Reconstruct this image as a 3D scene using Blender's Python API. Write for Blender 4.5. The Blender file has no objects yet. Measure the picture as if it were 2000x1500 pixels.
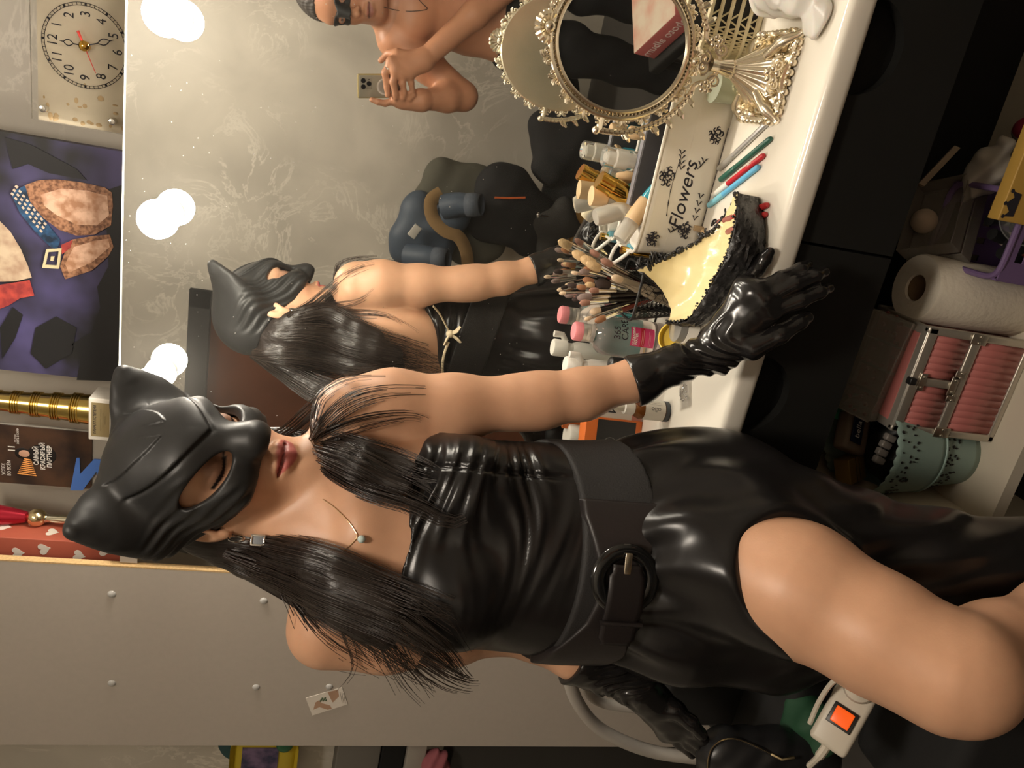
import bpy, bmesh, math, random
import numpy as np
from mathutils import Vector, Matrix, Euler
C=bpy.context.scene.collection
PI=math.pi
random.seed(7); rng=np.random.default_rng(7)
# ---------------------------------------------------------------- camera model
FPX=1493.0; CAMZ=1.32; CAMD=1.3
def nrm(v): v=np.array(v,float); return v/np.linalg.norm(v)
_Y=nrm([590,288,FPX]); _Z=nrm([720,6200,-FPX]); _Z=nrm(_Z-_Y*(_Z@_Y)); _X=-np.cross(_Y,_Z)
RM=np.array([_X,_Y,_Z]); CAM=np.array([0,-CAMD,CAMZ])
def P(ix,iy,x=None,y=None,z=None,d=None):
    r=RM@np.array([750.0-iy,1000.0-ix,FPX])
    if d is not None: t=d/FPX
    elif y is not None: t=(y-CAM[1])/r[1]
    elif z is not None: t=(z-CAM[2])/r[2]
    else: t=(x-CAM[0])/r[0]
    return CAM+t*r
def V(p): return Vector([float(q) for q in p])
# ---------------------------------------------------------------- materials
_mats={}
def mat(name,col,rough=.5,metal=0,noise=0,nscale=20,bump=0,bscale=60,trans=0,ior=1.45,emit=None,estr=0,coat=0,sheen=0,sss=0,col2=None,alpha=1,attr=None,spec=.5,ndet=4,aniso=None):
    if name in _mats: return _mats[name]
    m=bpy.data.materials.new(name); m.use_nodes=True; nt=m.node_tree; b=nt.nodes['Principled BSDF']; L=nt.links
    def s(k,v):
        if k in b.inputs: b.inputs[k].default_value=v
    c=tuple(col)+(1,)
    s('Base Color',c); s('Roughness',rough); s('Metallic',metal); s('Transmission Weight',trans); s('IOR',ior)
    s('Coat Weight',coat); s('Coat Roughness',.08); s('Sheen Weight',sheen); s('Alpha',alpha); s('Specular IOR Level',spec)
    if sss: s('Subsurface Weight',sss); s('Subsurface Radius',(.012,.005,.003)); s('Subsurface Scale',1.0)
    if emit: s('Emission Color',tuple(emit)+(1,)); s('Emission Strength',estr)
    tc=None
    def texco():
        nonlocal tc
        if tc is None: tc=nt.nodes.new('ShaderNodeTexCoord')
        return tc.outputs['Object']
    base=None
    if attr:
        a=nt.nodes.new('ShaderNodeAttribute'); a.attribute_name=attr; base=a.outputs['Color']; L.new(base,b.inputs['Base Color'])
    if noise or col2:
        n=nt.nodes.new('ShaderNodeTexNoise'); n.inputs['Scale'].default_value=nscale; n.inputs['Detail'].default_value=ndet; L.new(texco(),n.inputs['Vector'])
        mx=nt.nodes.new('ShaderNodeMix'); mx.data_type='RGBA'
        if col2:
            cr=nt.nodes.new('ShaderNodeValToRGB'); cr.color_ramp.elements[0].position=.38; cr.color_ramp.elements[1].position=.62; L.new(n.outputs['Fac'],cr.inputs['Fac'])
            L.new(cr.outputs['Color'],mx.inputs[0]); mx.inputs[6].default_value=c; mx.inputs[7].default_value=tuple(col2)+(1,)
        else:
            L.new(n.outputs['Fac'],mx.inputs[0]); k=1-noise; q=1+noise
            if base:
                mm=[]
                for f in (k,q):
                    w=nt.nodes.new('ShaderNodeMix'); w.data_type='RGBA'; w.blend_type='MULTIPLY'; w.inputs[0].default_value=1; L.new(base,w.inputs[6]); w.inputs[7].default_value=(f,f,f,1); mm.append(w)
                L.new(mm[0].outputs[2],mx.inputs[6]); L.new(mm[1].outputs[2],mx.inputs[7])
            else:
                mx.inputs[6].default_value=(c[0]*k,c[1]*k,c[2]*k,1); mx.inputs[7].default_value=(min(1,c[0]*q),min(1,c[1]*q),min(1,c[2]*q),1)
        L.new(mx.outputs[2],b.inputs['Base Color'])
    if bump:
        n2=nt.nodes.new('ShaderNodeTexNoise'); n2.inputs['Scale'].default_value=bscale; n2.inputs['Detail'].default_value=5; L.new(texco(),n2.inputs['Vector'])
        if aniso:
            mp=nt.nodes.new('ShaderNodeMapping'); mp.inputs['Scale'].default_value=aniso; L.new(texco(),mp.inputs['Vector']); L.new(mp.outputs[0],n2.inputs['Vector'])
        bp=nt.nodes.new('ShaderNodeBump'); bp.inputs['Strength'].default_value=bump; bp.inputs['Distance'].default_value=.004; L.new(n2.outputs['Fac'],bp.inputs['Height']); L.new(bp.outputs[0],b.inputs['Normal'])
    _mats[name]=m; return m
# ---------------------------------------------------------------- mesh builder
class G:
    def __init__(s): s.v=[]; s.f=[]; s.mi=[]; s.m=0; s.X=None
    def _add(s,vs,fs):
        o=len(s.v)
        if s.X is not None: vs=[s.X@Vector(v) for v in vs]
        s.v+= [tuple(v) for v in vs]
        for f in fs: s.f.append(tuple(i+o for i in f)); s.mi.append(s.m)
        return s
    def box(s,c,d,R=None):
        vs=[]
        for k in (-.5,.5):
            for j in (-.5,.5):
                for i in (-.5,.5):
                    p=Vector((d[0]*i,d[1]*j,d[2]*k))
                    if R is not None: p=R@p
                    vs.append(p+Vector(c))
        return s._add(vs,[(0,2,3,1),(4,5,7,6),(0,1,5,4),(2,6,7,3),(0,4,6,2),(1,3,7,5)])
    def rbox(s,c,d,r=.003,R=None,n=3):
        bm=bmesh.new(); bmesh.ops.create_cube(bm,size=1)
        for v in bm.verts: v.co=Vector((v.co.x*d[0],v.co.y*d[1],v.co.z*d[2]))
        bmesh.ops.bevel(bm,geom=bm.edges[:],offset=r,segments=n,affect='EDGES',profile=.5)
        for v in bm.verts:
            if R is not None: v.co=R@v.co
            v.co+=Vector(c)
        bm.verts.index_update(); s._add([v.co.copy() for v in bm.verts],[[v.index for v in f.verts] for f in bm.faces]); bm.free(); return s
    def tube(s,pts,r,n=10,cap=True,closed=False,flat=1.0,up=None):
        pts=[Vector(p) for p in pts]; N=len(pts); rr=r if isinstance(r,(list,tuple,np.ndarray)) else [r]*N
        vs=[]; prev=None
        for i,p in enumerate(pts):
            if closed: t=pts[(i+1)%N]-pts[i-1]
            else: t=pts[min(i+1,N-1)]-pts[max(i-1,0)]
            if t.length<1e-9: t=Vector((0,0,1))
            t.normalize()
            if prev is None:
                a=Vector(up) if up is not None else (Vector((0,0,1)) if abs(t.z)<.9 else Vector((1,0,0)))
            else: a=prev
            u=a-t*a.dot(t); 
            if u.length<1e-6: u=t.orthogonal()
            u.normalize(); prev=u; w=t.cross(u)
            for k in range(n):
                an=2*PI*k/n; vs.append(p+(u*math.cos(an)*flat+w*math.sin(an))*rr[i])
        fs=[]
        M=N if closed else N-1
        for i in range(M):
            j=(i+1)%N
            for k in range(n):
                l=(k+1)%n; fs.append((i*n+k,i*n+l,j*n+l,j*n+k))
        if cap and not closed: fs.append(tuple(range(n-1,-1,-1))); fs.append(tuple((N-1)*n+k for k in range(n)))
        return s._add(vs,fs)
    def lathe(s,prof,n=32,T=None,sx=1,sy=1,cap=True):
        vs=[]; N=len(prof)
        for r,z in prof:
            for k in range(n):
                a=2*PI*k/n; p=Vector((r*math.cos(a)*sx,r*math.sin(a)*sy,z)); vs.append(T@p if T is not None else p)
        fs=[(i*n+k,i*n+(k+1)%n,(i+1)*n+(k+1)%n,(i+1)*n+k) for i in range(N-1) for k in range(n)]
        if cap: fs+= [tuple(range(n-1,-1,-1)),tuple((N-1)*n+k for k in range(n))]
        return s._add(vs,fs)
    def prism(s,poly,a,b,T=None):
        # polygon in local xy, extruded z a..b
        n=len(poly); vs=[Vector((p[0],p[1],a)) for p in poly]+[Vector((p[0],p[1],b)) for p in poly]
        if T is not None: vs=[T@v for v in vs]
        return s._add(vs,[tuple(range(n-1,-1,-1)),tuple(range(n,2*n))]+[(i,(i+1)%n,n+(i+1)%n,n+i) for i in range(n)])
    def ball(s,c,r,n=16,m=10,R=None):
        rr=r if isinstance(r,(tuple,list)) else (r,r,r); vs=[];fs=[]
        for i in range(m+1):
            th=PI*i/m
            for k in range(n):
                ph=2*PI*k/n; p=Vector((rr[0]*math.sin(th)*math.cos(ph),rr[1]*math.sin(th)*math.sin(ph),rr[2]*math.cos(th)))
                if R is not None: p=R@p
                vs.append(p+Vector(c))
        for i in range(m):
            for k in range(n): fs.append((i*n+k,(i+1)*n+k,(i+1)*n+(k+1)%n,i*n+(k+1)%n))
        return s._add(vs,fs)
    def grid(s,F,nu,nv,cu=False,cv=False):
        vs=[Vector(F(i/(nu if cu else nu-1),j/(nv if cv else nv-1))) for i in range(nu) for j in range(nv)]
        fs=[]
        for i in range(nu if cu else nu-1):
            for j in range(nv if cv else nv-1):
                a=(i%nu)*nv+j; b=((i+1)%nu)*nv+j; a2=(i%nu)*nv+(j+1)%nv; b2=((i+1)%nu)*nv+(j+1)%nv; fs.append((a,b,b2,a2))
        return s._add(vs,fs)
    def merge(s,d=1e-5):
        return s
    def build(s,name,mats,parent=None,smooth=True,solid=0,bevel=0,ang=40,loc=None,clean=True,sub=0):
        me=bpy.data.meshes.new(name); me.from_pydata(s.v,[],s.f)
        ml=mats if isinstance(mats,(list,tuple)) else [mats]
        for m in ml: me.materials.append(m)
        if len(ml)>1: me.polygons.foreach_set('material_index',s.mi)
        if clean:
            bm=bmesh.new(); bm.from_mesh(me); bmesh.ops.remove_doubles(bm,verts=bm.verts[:],dist=2e-6)
            bmesh.ops.recalc_face_normals(bm,faces=bm.faces[:]); bm.to_mesh(me); bm.free()
        o=bpy.data.objects.new(name,me); C.objects.link(o)
        if parent is not None: o.parent=parent
        if loc is not None: o.location=loc
        if smooth:
            me.polygons.foreach_set('use_smooth',[True]*len(me.polygons))
            if ang<180:
                try: me.set_sharp_from_angle(angle=math.radians(ang))
                except Exception: pass
        if bevel:
            md=o.modifiers.new('b','BEVEL'); md.width=bevel; md.segments=2; md.limit_method='ANGLE'; md.angle_limit=.6
        if solid:
            md=o.modifiers.new('s','SOLIDIFY'); md.thickness=solid; md.offset=0
        if sub:
            md=o.modifiers.new('u','SUBSURF'); md.levels=sub; md.render_levels=sub
        return o
def tag(o,label,cat,group=None,kind=None):
    o['label']=label; o['category']=cat
    if group: o['group']=group
    if kind: o['kind']=kind
    return o
def thing(name,label,cat,loc=(0,0,0),rot=(0,0,0),group=None):
    o=bpy.data.objects.new(name,None); o.empty_display_size=.03; C.objects.link(o); o.location=V(loc); o.rotation_euler=rot
    return tag(o,label,cat,group)
def struct(o): o['kind']='structure'; return o
def dup(root,loc,rot=None,label=None):
    r=root.copy(); C.objects.link(r); r.location=V(loc)
    if rot is not None: r.rotation_euler=rot
    if label: r['label']=label
    for ch in list(root.children):
        c=ch.copy(); C.objects.link(c); c.parent=r
        for g in list(ch.children):
            e=g.copy(); C.objects.link(e); e.parent=c
    return r
def frame(o,zx,xx=None):
    """matrix with local z along zx, local x near xx, origin o"""
    z=Vector(zx).normalized(); x=Vector(xx) if xx is not None else z.orthogonal(); x=(x-z*x.dot(z)).normalized(); y=z.cross(x)
    M=Matrix((x,y,z)).transposed().to_4x4(); M.translation=Vector(o); return M
_deps=None
def text(body,size,name,m,T,parent,ext=.0004,align='CENTER',bold=False,shear=0,sx=1,spacing=1):
    cu=bpy.data.curves.new('t','FONT'); cu.body=body; cu.size=size; cu.extrude=ext; cu.align_x=align; cu.align_y='CENTER'; cu.shear=shear; cu.space_character=spacing; cu.space_line=.85
    if bold: cu.offset=size*.022
    ob=bpy.data.objects.new('t',cu); C.objects.link(ob)
    bpy.context.view_layer.update(); dg=bpy.context.evaluated_depsgraph_get()
    me=bpy.data.meshes.new_from_object(ob.evaluated_get(dg)); bpy.data.objects.remove(ob); bpy.data.curves.remove(cu)
    me.transform(Matrix.Diagonal((sx,1,1,1))); me.transform(T); me.materials.clear(); me.materials.append(m); me.name=name
    o=bpy.data.objects.new(name,me); C.objects.link(o)
    if parent is not None: o.parent=parent
    return o
def spline(pts,n):
    """Catmull-Rom through points (any dimension)"""
    p=np.array(pts,float); p=np.vstack([2*p[0]-p[1],p,2*p[-1]-p[-2]]); out=[]; k=len(p)-3
    for t in np.linspace(0,k,n):
        i=min(int(t),k-1); u=t-i; a,b,c,d=p[i:i+4]
        out.append(.5*((2*b)+(c-a)*u+(2*a-5*b+4*c-d)*u*u+(3*b-a-3*c+d)*u**3))
    return np.array(out)
# ---------------------------------------------------------------- implicit surfaces
class SDF:
    def __init__(s): s.ops=[]; s.post=None
    def add(s,fn,bc,br,k=.01,op='u'): s.ops.append((op,k,fn,np.array(bc,float),br)); return s
    def cone(s,a,b,ra,rb,k=.01,op='u'):
        a=np.array(a,float); b=np.array(b,float); ab=b-a; L2=max(ab@ab,1e-12)
        def fn(p):
            q=p-a; t=np.clip((q@ab)/L2,0,1); return np.linalg.norm(q-t[:,None]*ab,axis=1)-(ra+t*(rb-ra))
        return s.add(fn,(a+b)/2,np.sqrt(L2)/2+max(ra,rb),k,op)
    def chain(s,pts,k=.008,op='u',sec=None):
        for i in range(len(pts)-1): s.cone(pts[i][:3],pts[i+1][:3],pts[i][3],pts[i+1][3],k if i else max(k,.008),op)
        return s
    def ell(s,c,r,Rf=None,k=.01,op='u'):
        c=np.array(c,float); r=np.array(r,float); Rm=np.eye(3) if Rf is None else np.array(Rf,float)
        def fn(p):
            q=(p-c)@Rm.T; k0=np.linalg.norm(q/r,axis=1); k1=np.linalg.norm(q/(r*r),axis=1)+1e-9; return k0*(k0-1)/k1
        return s.add(fn,c,r.max(),k,op)
    def ev(s,p,c=None,R=0,marg=.06):
        d=np.full(len(p),.3)
        for op,k,fn,bc,br in s.ops:
            if c is not None and br<50 and np.linalg.norm(c-bc)-br-R>marg+k: continue
            e=fn(p)
            if op=='u':
                h=np.maximum(k-np.abs(d-e),0)/k; d=np.minimum(d,e)-h*h*k*.25
            elif op=='s':
                e=-e; h=np.maximum(k-np.abs(d-e),0)/k; d=np.maximum(d,e)+h*h*k*.25
            elif op=='i':
                h=np.maximum(k-np.abs(d-e),0)/k; d=np.maximum(d,e)+h*h*k*.25
            elif op=='d': d=d+e
        return d
    def mesh(s,lo,hi,h):
        lo=np.array(lo,float); hi=np.array(hi,float); n=8; B=h*n
        nb=np.ceil((hi-lo)/B).astype(int); I=np.stack(np.meshgrid(*[np.arange(q) for q in nb],indexing='ij'),-1).reshape(-1,3)
        # hierarchical cull: super blocks of 4
        S=4; sb=np.unique(I//S,axis=0); act=[]
        for q in sb:
            cc=lo+(q+.5)*B*S; Rr=B*S*.87
            d=s.ev(cc[None],None)[0]
            if abs(d)>Rr*1.5+.02: continue
            J=np.stack(np.meshgrid(*[np.arange(S)]*3,indexing='ij'),-1).reshape(-1,3)+q*S; J=J[(J<nb).all(1)]
            pc=lo+(J+.5)*B; dd=s.ev(pc,cc,Rr); act.append((J[np.abs(dd)<B*.87*1.5+.003],cc,Rr))
        o9=np.stack(np.meshgrid(*[np.arange(n+1)]*3,indexing='ij'),-1).reshape(-1,3)
        big=np.int64(1)<<20
        def key(a): return (a[...,0].astype(np.int64)*big+a[...,1])*big+a[...,2]
        VK=[];VP=[];ED=[]
        cor=np.array([(i,j,k) for i in (0,1) for j in (0,1) for k in (0,1)])
        edges=[(a,b) for a in range(8) for b in range(a+1,8) if abs(cor[a]-cor[b]).sum()==1]
        for J,cc,Rr in act:
            if not len(J): continue
            pts=(lo+((J*n)[:,None,:]+o9[None])*h).reshape(-1,3)
            v=s.ev(pts,cc,Rr).reshape(len(J),n+1,n+1,n+1)
            ins=v<0
            cs=np.stack([v[:,a:a+n,b:b+n,c:c+n] for a,b,c in cor],-1); m=(cs<0).sum(-1); w=np.argwhere((m>0)&(m<8))
            if not len(w): continue
            cv=cs[w[:,0],w[:,1],w[:,2],w[:,3]]; acc=np.zeros((len(w),3)); cnt=np.zeros(len(w))
            for a,b in edges:
                x=(cv[:,a]<0)!=(cv[:,b]<0); t=cv[:,a]/(cv[:,a]-cv[:,b]+1e-20); t=np.where(x,t,0)
                acc+=np.where(x[:,None],cor[a]+t[:,None]*(cor[b]-cor[a]),0); cnt+=x
            g=J[w[:,0]]*n+w[:,1:]; VK.append(key(g)); VP.append(lo+(g+acc/cnt[:,None])*h)
            for ax in range(3):
                sl=[slice(0,n)]*3; s2=list(sl); s2[ax]=slice(1,n+1)
                A=ins[(slice(None),)+tuple(sl)]; Bq=ins[(slice(None),)+tuple(s2)]; e=np.argwhere(A!=Bq)
                if len(e): ED.append((ax,J[e[:,0]]*n+e[:,1:],A[e[:,0],e[:,1],e[:,2],e[:,3]]))
        if not VK: return np.zeros((0,3)),np.zeros((0,4),int)
        K=np.concatenate(VK); Pp=np.concatenate(VP); od=np.argsort(K); K=K[od]; Pp=Pp[od]; F=[]
        for ax,e,ins in ED:
            b,c=[(1,2),(2,0),(0,1)][ax]; q=[]
            for db,dc in ((0,0),(-1,0),(-1,-1),(0,-1)):
                a=e.copy(); a[:,b]+=db; a[:,c]+=dc; q.append(key(a))
            ii=[np.minimum(np.searchsorted(K,k),len(K)-1) for k in q]; ok=np.ones(len(e),bool)
            for k,i in zip(q,ii): ok&=(K[i]==k)
            f=np.stack(ii,1); f=np.where(ins[:,None],f,f[:,::-1]); F.append(f[ok])
        F=np.concatenate(F)
        for _ in range(2):
            ep=h*.4; d0=s.ev(Pp); gr=np.stack([s.ev(Pp+ep*np.eye(3)[i])-s.ev(Pp-ep*np.eye(3)[i]) for i in range(3)],1)/(2*ep)
            g2=np.maximum((gr*gr).sum(1),.25); st=np.clip(d0/g2,-h*.5,h*.5)[:,None]*gr; Pp=Pp-st
        return Pp,F
    def build(s,name,m,lo,hi,h,parent=None,base=(0,0,0),color=None,flip=False):
        vp,F=s.mesh(lo,hi,h); me=bpy.data.meshes.new(name); q=vp-np.array(base,float)
        me.vertices.add(len(q)); me.vertices.foreach_set('co',q.astype(np.float32).ravel())
        me.loops.add(len(F)*4); me.loops.foreach_set('vertex_index',F.astype(np.int32).ravel())
        me.polygons.add(len(F)); me.polygons.foreach_set('loop_start',np.arange(len(F),dtype=np.int32)*4)
        me.polygons.foreach_set('use_smooth',np.ones(len(F),bool)); me.update(calc_edges=True); me.validate()
        me.materials.append(m)
        if color is not None:
            a=me.color_attributes.new('col','FLOAT_COLOR','POINT'); cc=np.concatenate([color(vp),np.ones((len(vp),1))],1); a.data.foreach_set('color',cc.astype(np.float32).ravel())
        o=bpy.data.objects.new(name,me); C.objects.link(o)
        if parent is not None: o.parent=parent
        return o
def ss(a,b,x): t=np.clip((x-a)/(b-a),0,1); return t*t*(3-2*t)
def march(S,px,py,refl=False,off=0,dmin=.5):
    r=RM@np.array([750.0-py,1000.0-px,FPX]); r/=np.linalg.norm(r); fl=np.array([1,-1,1]) if refl else np.ones(3)
    t=dmin
    for _ in range(120):
        p=(CAM+t*r)*fl; c=p; d=S.ev(p[None])[0]-off
        if d<.0006: return p
        t+=max(d*.8,.0004)
        if t>3: break
    return None
# ================================================================ camera
cd=bpy.data.cameras.new('camera'); cam=bpy.data.objects.new('camera',cd); C.objects.link(cam)
r_,u_,f_=[Vector(RM[:,i]) for i in range(3)]
mw=Matrix((-u_,r_,-f_)).transposed().to_4x4(); mw.translation=V(CAM); cam.matrix_world=mw
cd.sensor_width=36; cd.lens=FPX*36/2000; cd.clip_start=.004; bpy.context.scene.camera=cam
sc=bpy.context.scene; sc.view_settings.view_transform='Standard'; sc.view_settings.look='None'; sc.view_settings.exposure=0; sc.view_settings.gamma=1
w=bpy.data.worlds.new('world'); w.use_nodes=True; sc.world=w; w.node_tree.nodes['Background'].inputs[0].default_value=(.9,.8,.7,1); w.node_tree.nodes['Background'].inputs[1].default_value=.01
CZ=.748   # worktop height
CY=-.335  # worktop front edge
DY=-.32   # drawer fronts
# ---------------------------------------------------------------- marble wallpaper
def marble(name,c1,c2,vein,sc_=1.6):
    m=bpy.data.materials.new(name); m.use_nodes=True; nt=m.node_tree; b=nt.nodes['Principled BSDF']; L=nt.links; N=nt.nodes.new
    tc=N('ShaderNodeTexCoord'); n1=N('ShaderNodeTexNoise'); n1.inputs['Scale'].default_value=sc_*1.6; n1.inputs['Detail'].default_value=6; n1.inputs['Distortion'].default_value=.6; L.new(tc.outputs['Object'],n1.inputs['Vector'])
    cr=N('ShaderNodeValToRGB'); e=cr.color_ramp.elements; e[0].position=.32; e[0].color=tuple(c1)+(1,); e[1].position=.68; e[1].color=tuple(c2)+(1,); L.new(n1.outputs['Fac'],cr.inputs['Fac'])
    n2=N('ShaderNodeTexNoise'); n2.inputs['Scale'].default_value=sc_*2.2; n2.inputs['Detail'].default_value=7; n2.inputs['Roughness'].default_value=.62; n2.inputs['Distortion'].default_value=1.3; L.new(tc.outputs['Object'],n2.inputs['Vector'])
    a=N('ShaderNodeMath'); a.operation='SUBTRACT'; a.inputs[1].default_value=.5; L.new(n2.outputs['Fac'],a.inputs[0]); ab=N('ShaderNodeMath'); ab.operation='ABSOLUTE'; L.new(a.outputs[0],ab.inputs[0])
    c2_=N('ShaderNodeValToRGB'); e=c2_.color_ramp.elements; e[0].position=0; e[0].color=(1,1,1,1); e[1].position=.022; e[1].color=(0,0,0,1); L.new(ab.outputs[0],c2_.inputs['Fac'])
    n3=N('ShaderNodeTexNoise'); n3.inputs['Scale'].default_value=sc_*1.3; L.new(tc.outputs['Object'],n3.inputs['Vector']); c3=N('ShaderNodeValToRGB'); c3.color_ramp.elements[0].position=.45; c3.color_ramp.elements[1].position=.62; L.new(n3.outputs['Fac'],c3.inputs['Fac'])
    mu=N('ShaderNodeMath'); mu.operation='MULTIPLY'; L.new(c2_.outputs['Color'],mu.inputs[0]); L.new(c3.outputs['Color'],mu.inputs[1]); m2=N('ShaderNodeMath'); m2.operation='MULTIPLY'; m2.inputs[1].default_value=.55; L.new(mu.outputs[0],m2.inputs[0])
    mx=N('ShaderNodeMix'); mx.data_type='RGBA'; L.new(m2.outputs[0],mx.inputs[0]); L.new(cr.outputs['Color'],mx.inputs[6]); mx.inputs[7].default_value=tuple(vein)+(1,); L.new(mx.outputs[2],b.inputs['Base Color']); b.inputs['Roughness'].default_value=.45
    return m
MARB=marble('grey_marble_wallpaper',(.46,.425,.36),(.62,.575,.49),(.86,.81,.71))
MWALL=mat('dark_wall',(.1,.09,.08),.8,noise=.1); MCEIL=mat('ceiling_paint',(.62,.58,.52),.9,noise=.04)
MFLOOR=mat('dark_tile',(.06,.055,.05),.6,noise=.2)
X0,X1,YF,YB=-2.1,1.75,-2.2,.26
struct(G().box((( X0+X1)/2,YB+.05,1.3),(X1-X0+.2,.1,2.7)).build('wall_back',MARB,smooth=False))
g=G(); fr0,fr1,fz=-1.80,-.985,1.96
g.box(((fr1+X1)/2+.05,YF-.05,1.3),(X1-fr1+.1,.1,2.7)); g.box(((X0+fr0)/2-.05,YF-.05,1.3),(fr0-X0+.1,.1,2.7)); g.box(((fr0+fr1)/2,YF-.05,(fz+2.65)/2),(fr1-fr0,.1,2.65-fz))
struct(g.build('wall_front',MARB,smooth=False))
struct(G().box((X0-.05,(YF+YB)/2,1.3),(.1,YB-YF,2.7)).build('wall_left',MARB,smooth=False))
struct(G().box((X1+.05,(YF+YB)/2,1.3),(.1,YB-YF,2.7)).build('wall_right',MARB,smooth=False))
struct(G().box(((X0+X1)/2,(YF+YB)/2,-.05),(X1-X0,YB-YF,.1)).build('floor',MFLOOR,smooth=False))
struct(G().box(((X0+X1)/2,(YF+YB)/2,2.65),(X1-X0+.2,YB-YF+.2,.1)).build('ceiling',MCEIL,smooth=False))
MDOOR=mat('brown_door_wood',(.15,.05,.022),.4,noise=.35,nscale=5,bump=.1,aniso=(30,30,1)); MDFR=mat('black_door_frame',(.022,.022,.022),.5)
dr=struct(G().box(((fr0+fr1)/2,YF-.035,.94),(fr1-fr0-.14,.04,1.86)).build('door_1',MDOOR,smooth=False))
struct(G().box((fr1-.04,YF-.02,fz/2),(.08,.1,fz)).box((fr0+.04,YF-.02,fz/2),(.08,.1,fz)).box(((fr0+fr1)/2,YF-.02,fz-.045),(fr1-fr0,.1,.09)).build('door_frame',MDFR,dr,smooth=False))
g=G(); g.tube([(fr1-.13,YF,1.0),(fr1-.13,YF+.05,1.0),(fr1-.25,YF+.05,1.0)],.009); struct(g.build('door_handle',mat('steel',(.6,.6,.6),.3,1),dr))
# ---------------------------------------------------------------- mirror over the worktop
def mirror_mat(name,dust=.35):
    m=bpy.data.materials.new(name); m.use_nodes=True; nt=m.node_tree; b=nt.nodes['Principled BSDF']; L=nt.links; N=nt.nodes.new
    b.inputs['Metallic'].default_value=1; b.inputs['Roughness'].default_value=.012; b.inputs['Base Color'].default_value=(.87,.885,.86,1)
    d=N('ShaderNodeBsdfDiffuse'); d.inputs[0].default_value=(.75,.72,.66,1); tc=N('ShaderNodeTexCoord')
    v=N('ShaderNodeTexVoronoi'); v.inputs['Scale'].default_value=70; v.inputs['Randomness'].default_value=1; L.new(tc.outputs['Object'],v.inputs['Vector'])
    n=N('ShaderNodeTexNoise'); n.inputs['Scale'].default_value=9; n.inputs['Detail'].default_value=3; L.new(tc.outputs['Object'],n.inputs['Vector'])
    th=N('ShaderNodeMath'); th.operation='MULTIPLY_ADD'; th.inputs[1].default_value=.3; th.inputs[2].default_value=-.115; L.new(n.outputs['Fac'],th.inputs[0])
    lt=N('ShaderNodeMath'); lt.operation='LESS_THAN'; L.new(v.outputs['Distance'],lt.inputs[0]); L.new(th.outputs[0],lt.inputs[1])
    mu=N('ShaderNodeMath'); mu.operation='MULTIPLY_ADD'; mu.inputs[1].default_value=dust; mu.inputs[2].default_value=.012; L.new(lt.outputs[0],mu.inputs[0])
    mx=N('ShaderNodeMixShader'); L.new(mu.outputs[0],mx.inputs[0]); L.new(b.outputs[0],mx.inputs[1]); L.new(d.outputs[0],mx.inputs[2]); L.new(mx.outputs[0],nt.nodes['Material Output'].inputs[0]); return m
MIR=mirror_mat('mirror_glass')
MZ=1.6615
wm=thing('wall_mirror','large frameless dusty wall mirror standing along the white worktop under the row of bulbs','mirror',(0,.004,CZ))
G().box((.02,0,(MZ-CZ)/2),(1.76,.008,MZ-CZ)).build('mirror_pane',MIR,wm,smooth=False)
G().box((.02,.0005,MZ-CZ+.0015),(1.76,.009,.003)).build('polished_edge',mat('glass_edge',(.42,.44,.38),.3),wm,smooth=False)
# bulbs
BC=(1,.90,.76)
mbulb=mat('lit_bulb_glass',(1,1,1),.4,emit=BC,estr=150); msock=mat('white_socket',(.8,.78,.72),.4)
def bulb(x,lab):
    t=thing('light_bulb',lab,'bulb',(x,0,CAMZ+.278),group='bulbs along the top of the mirror')
    g=G(); T=Matrix.Rotation(PI/2,4,'X'); prof=[(.0135,.026),(.016,.031),(.022,.039),(.0275,.048),(.0295,.058),(.0285,.068),(.024,.078),(.016,.084),(.006,.0868),(.0005,.087)]
    g.lathe(prof,28,T,cap=True).build('glass_globe',mbulb,t)
    G().lathe([(.026,.0),(.026,.004),(.022,.008),(.0215,.024),(.019,.027),(.0135,.0275)],28,T).build('socket',msock,t)
bulb(.035,'lit round bulb below the clock, nearest the photo edge'); bulb(-.25,'lit round bulb below the purple painting, middle of the three'); bulb(-.52,'lit round bulb beside the cat ear of the mask')
for x in (.32,.6): bulb(x,'lit round bulb on the mirror beyond the clock')
# unseen ceiling lamp, added to fill the room with light
t=thing('added_fill_lamp','added round white ceiling lamp, unseen, giving fill light to the room','lamp',(.0,-1.35,2.6))
G().lathe([(.0,-.055),(.12,-.05),(.17,-.03),(.18,-.006)],32).build('fill_dome',mat('fill_glow',(1,1,1),.5,emit=(1,.88,.74),estr=72),t)
G().lathe([(.19,-.012),(.19,0)],32).build('fill_base',msock,t)
# ---------------------------------------------------------------- niche shelf above, laminate panel at the left
MLAM=mat('grey_laminate',(.47,.42,.365),.42,noise=.05,nscale=90,bump=.03,bscale=300); MCHIP=mat('raw_chipboard',(.62,.42,.2),.8,noise=.35,nscale=260,bump=.3,bscale=300)
t=thing('niche_shelf','grey shelf board behind the top edge of the mirror carrying clock and trophies','shelf',(0,0,0))
G().box((.39,.133,MZ-.018),(2.6,.25,.03)).build('shelf_board',MLAM,t,smooth=False)
t=thing('laminate_panel','tall grey laminate furniture panel with raw chipboard edge and screw caps behind the woman','panel',(-1.13,.008,0))
G().box((0,0,1.05),(.428,.014,2.1)).build('board',MLAM,t,smooth=False)
G().box((.2155,0,1.05),(.003,.0145,2.1)).build('raw_edge',MCHIP,t,smooth=False)
caps=[P(218,1161,y=0),P(515,1174,y=0),P(218,1335,y=0),P(500,1343,y=0),P(643,1342,y=0)]
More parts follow.
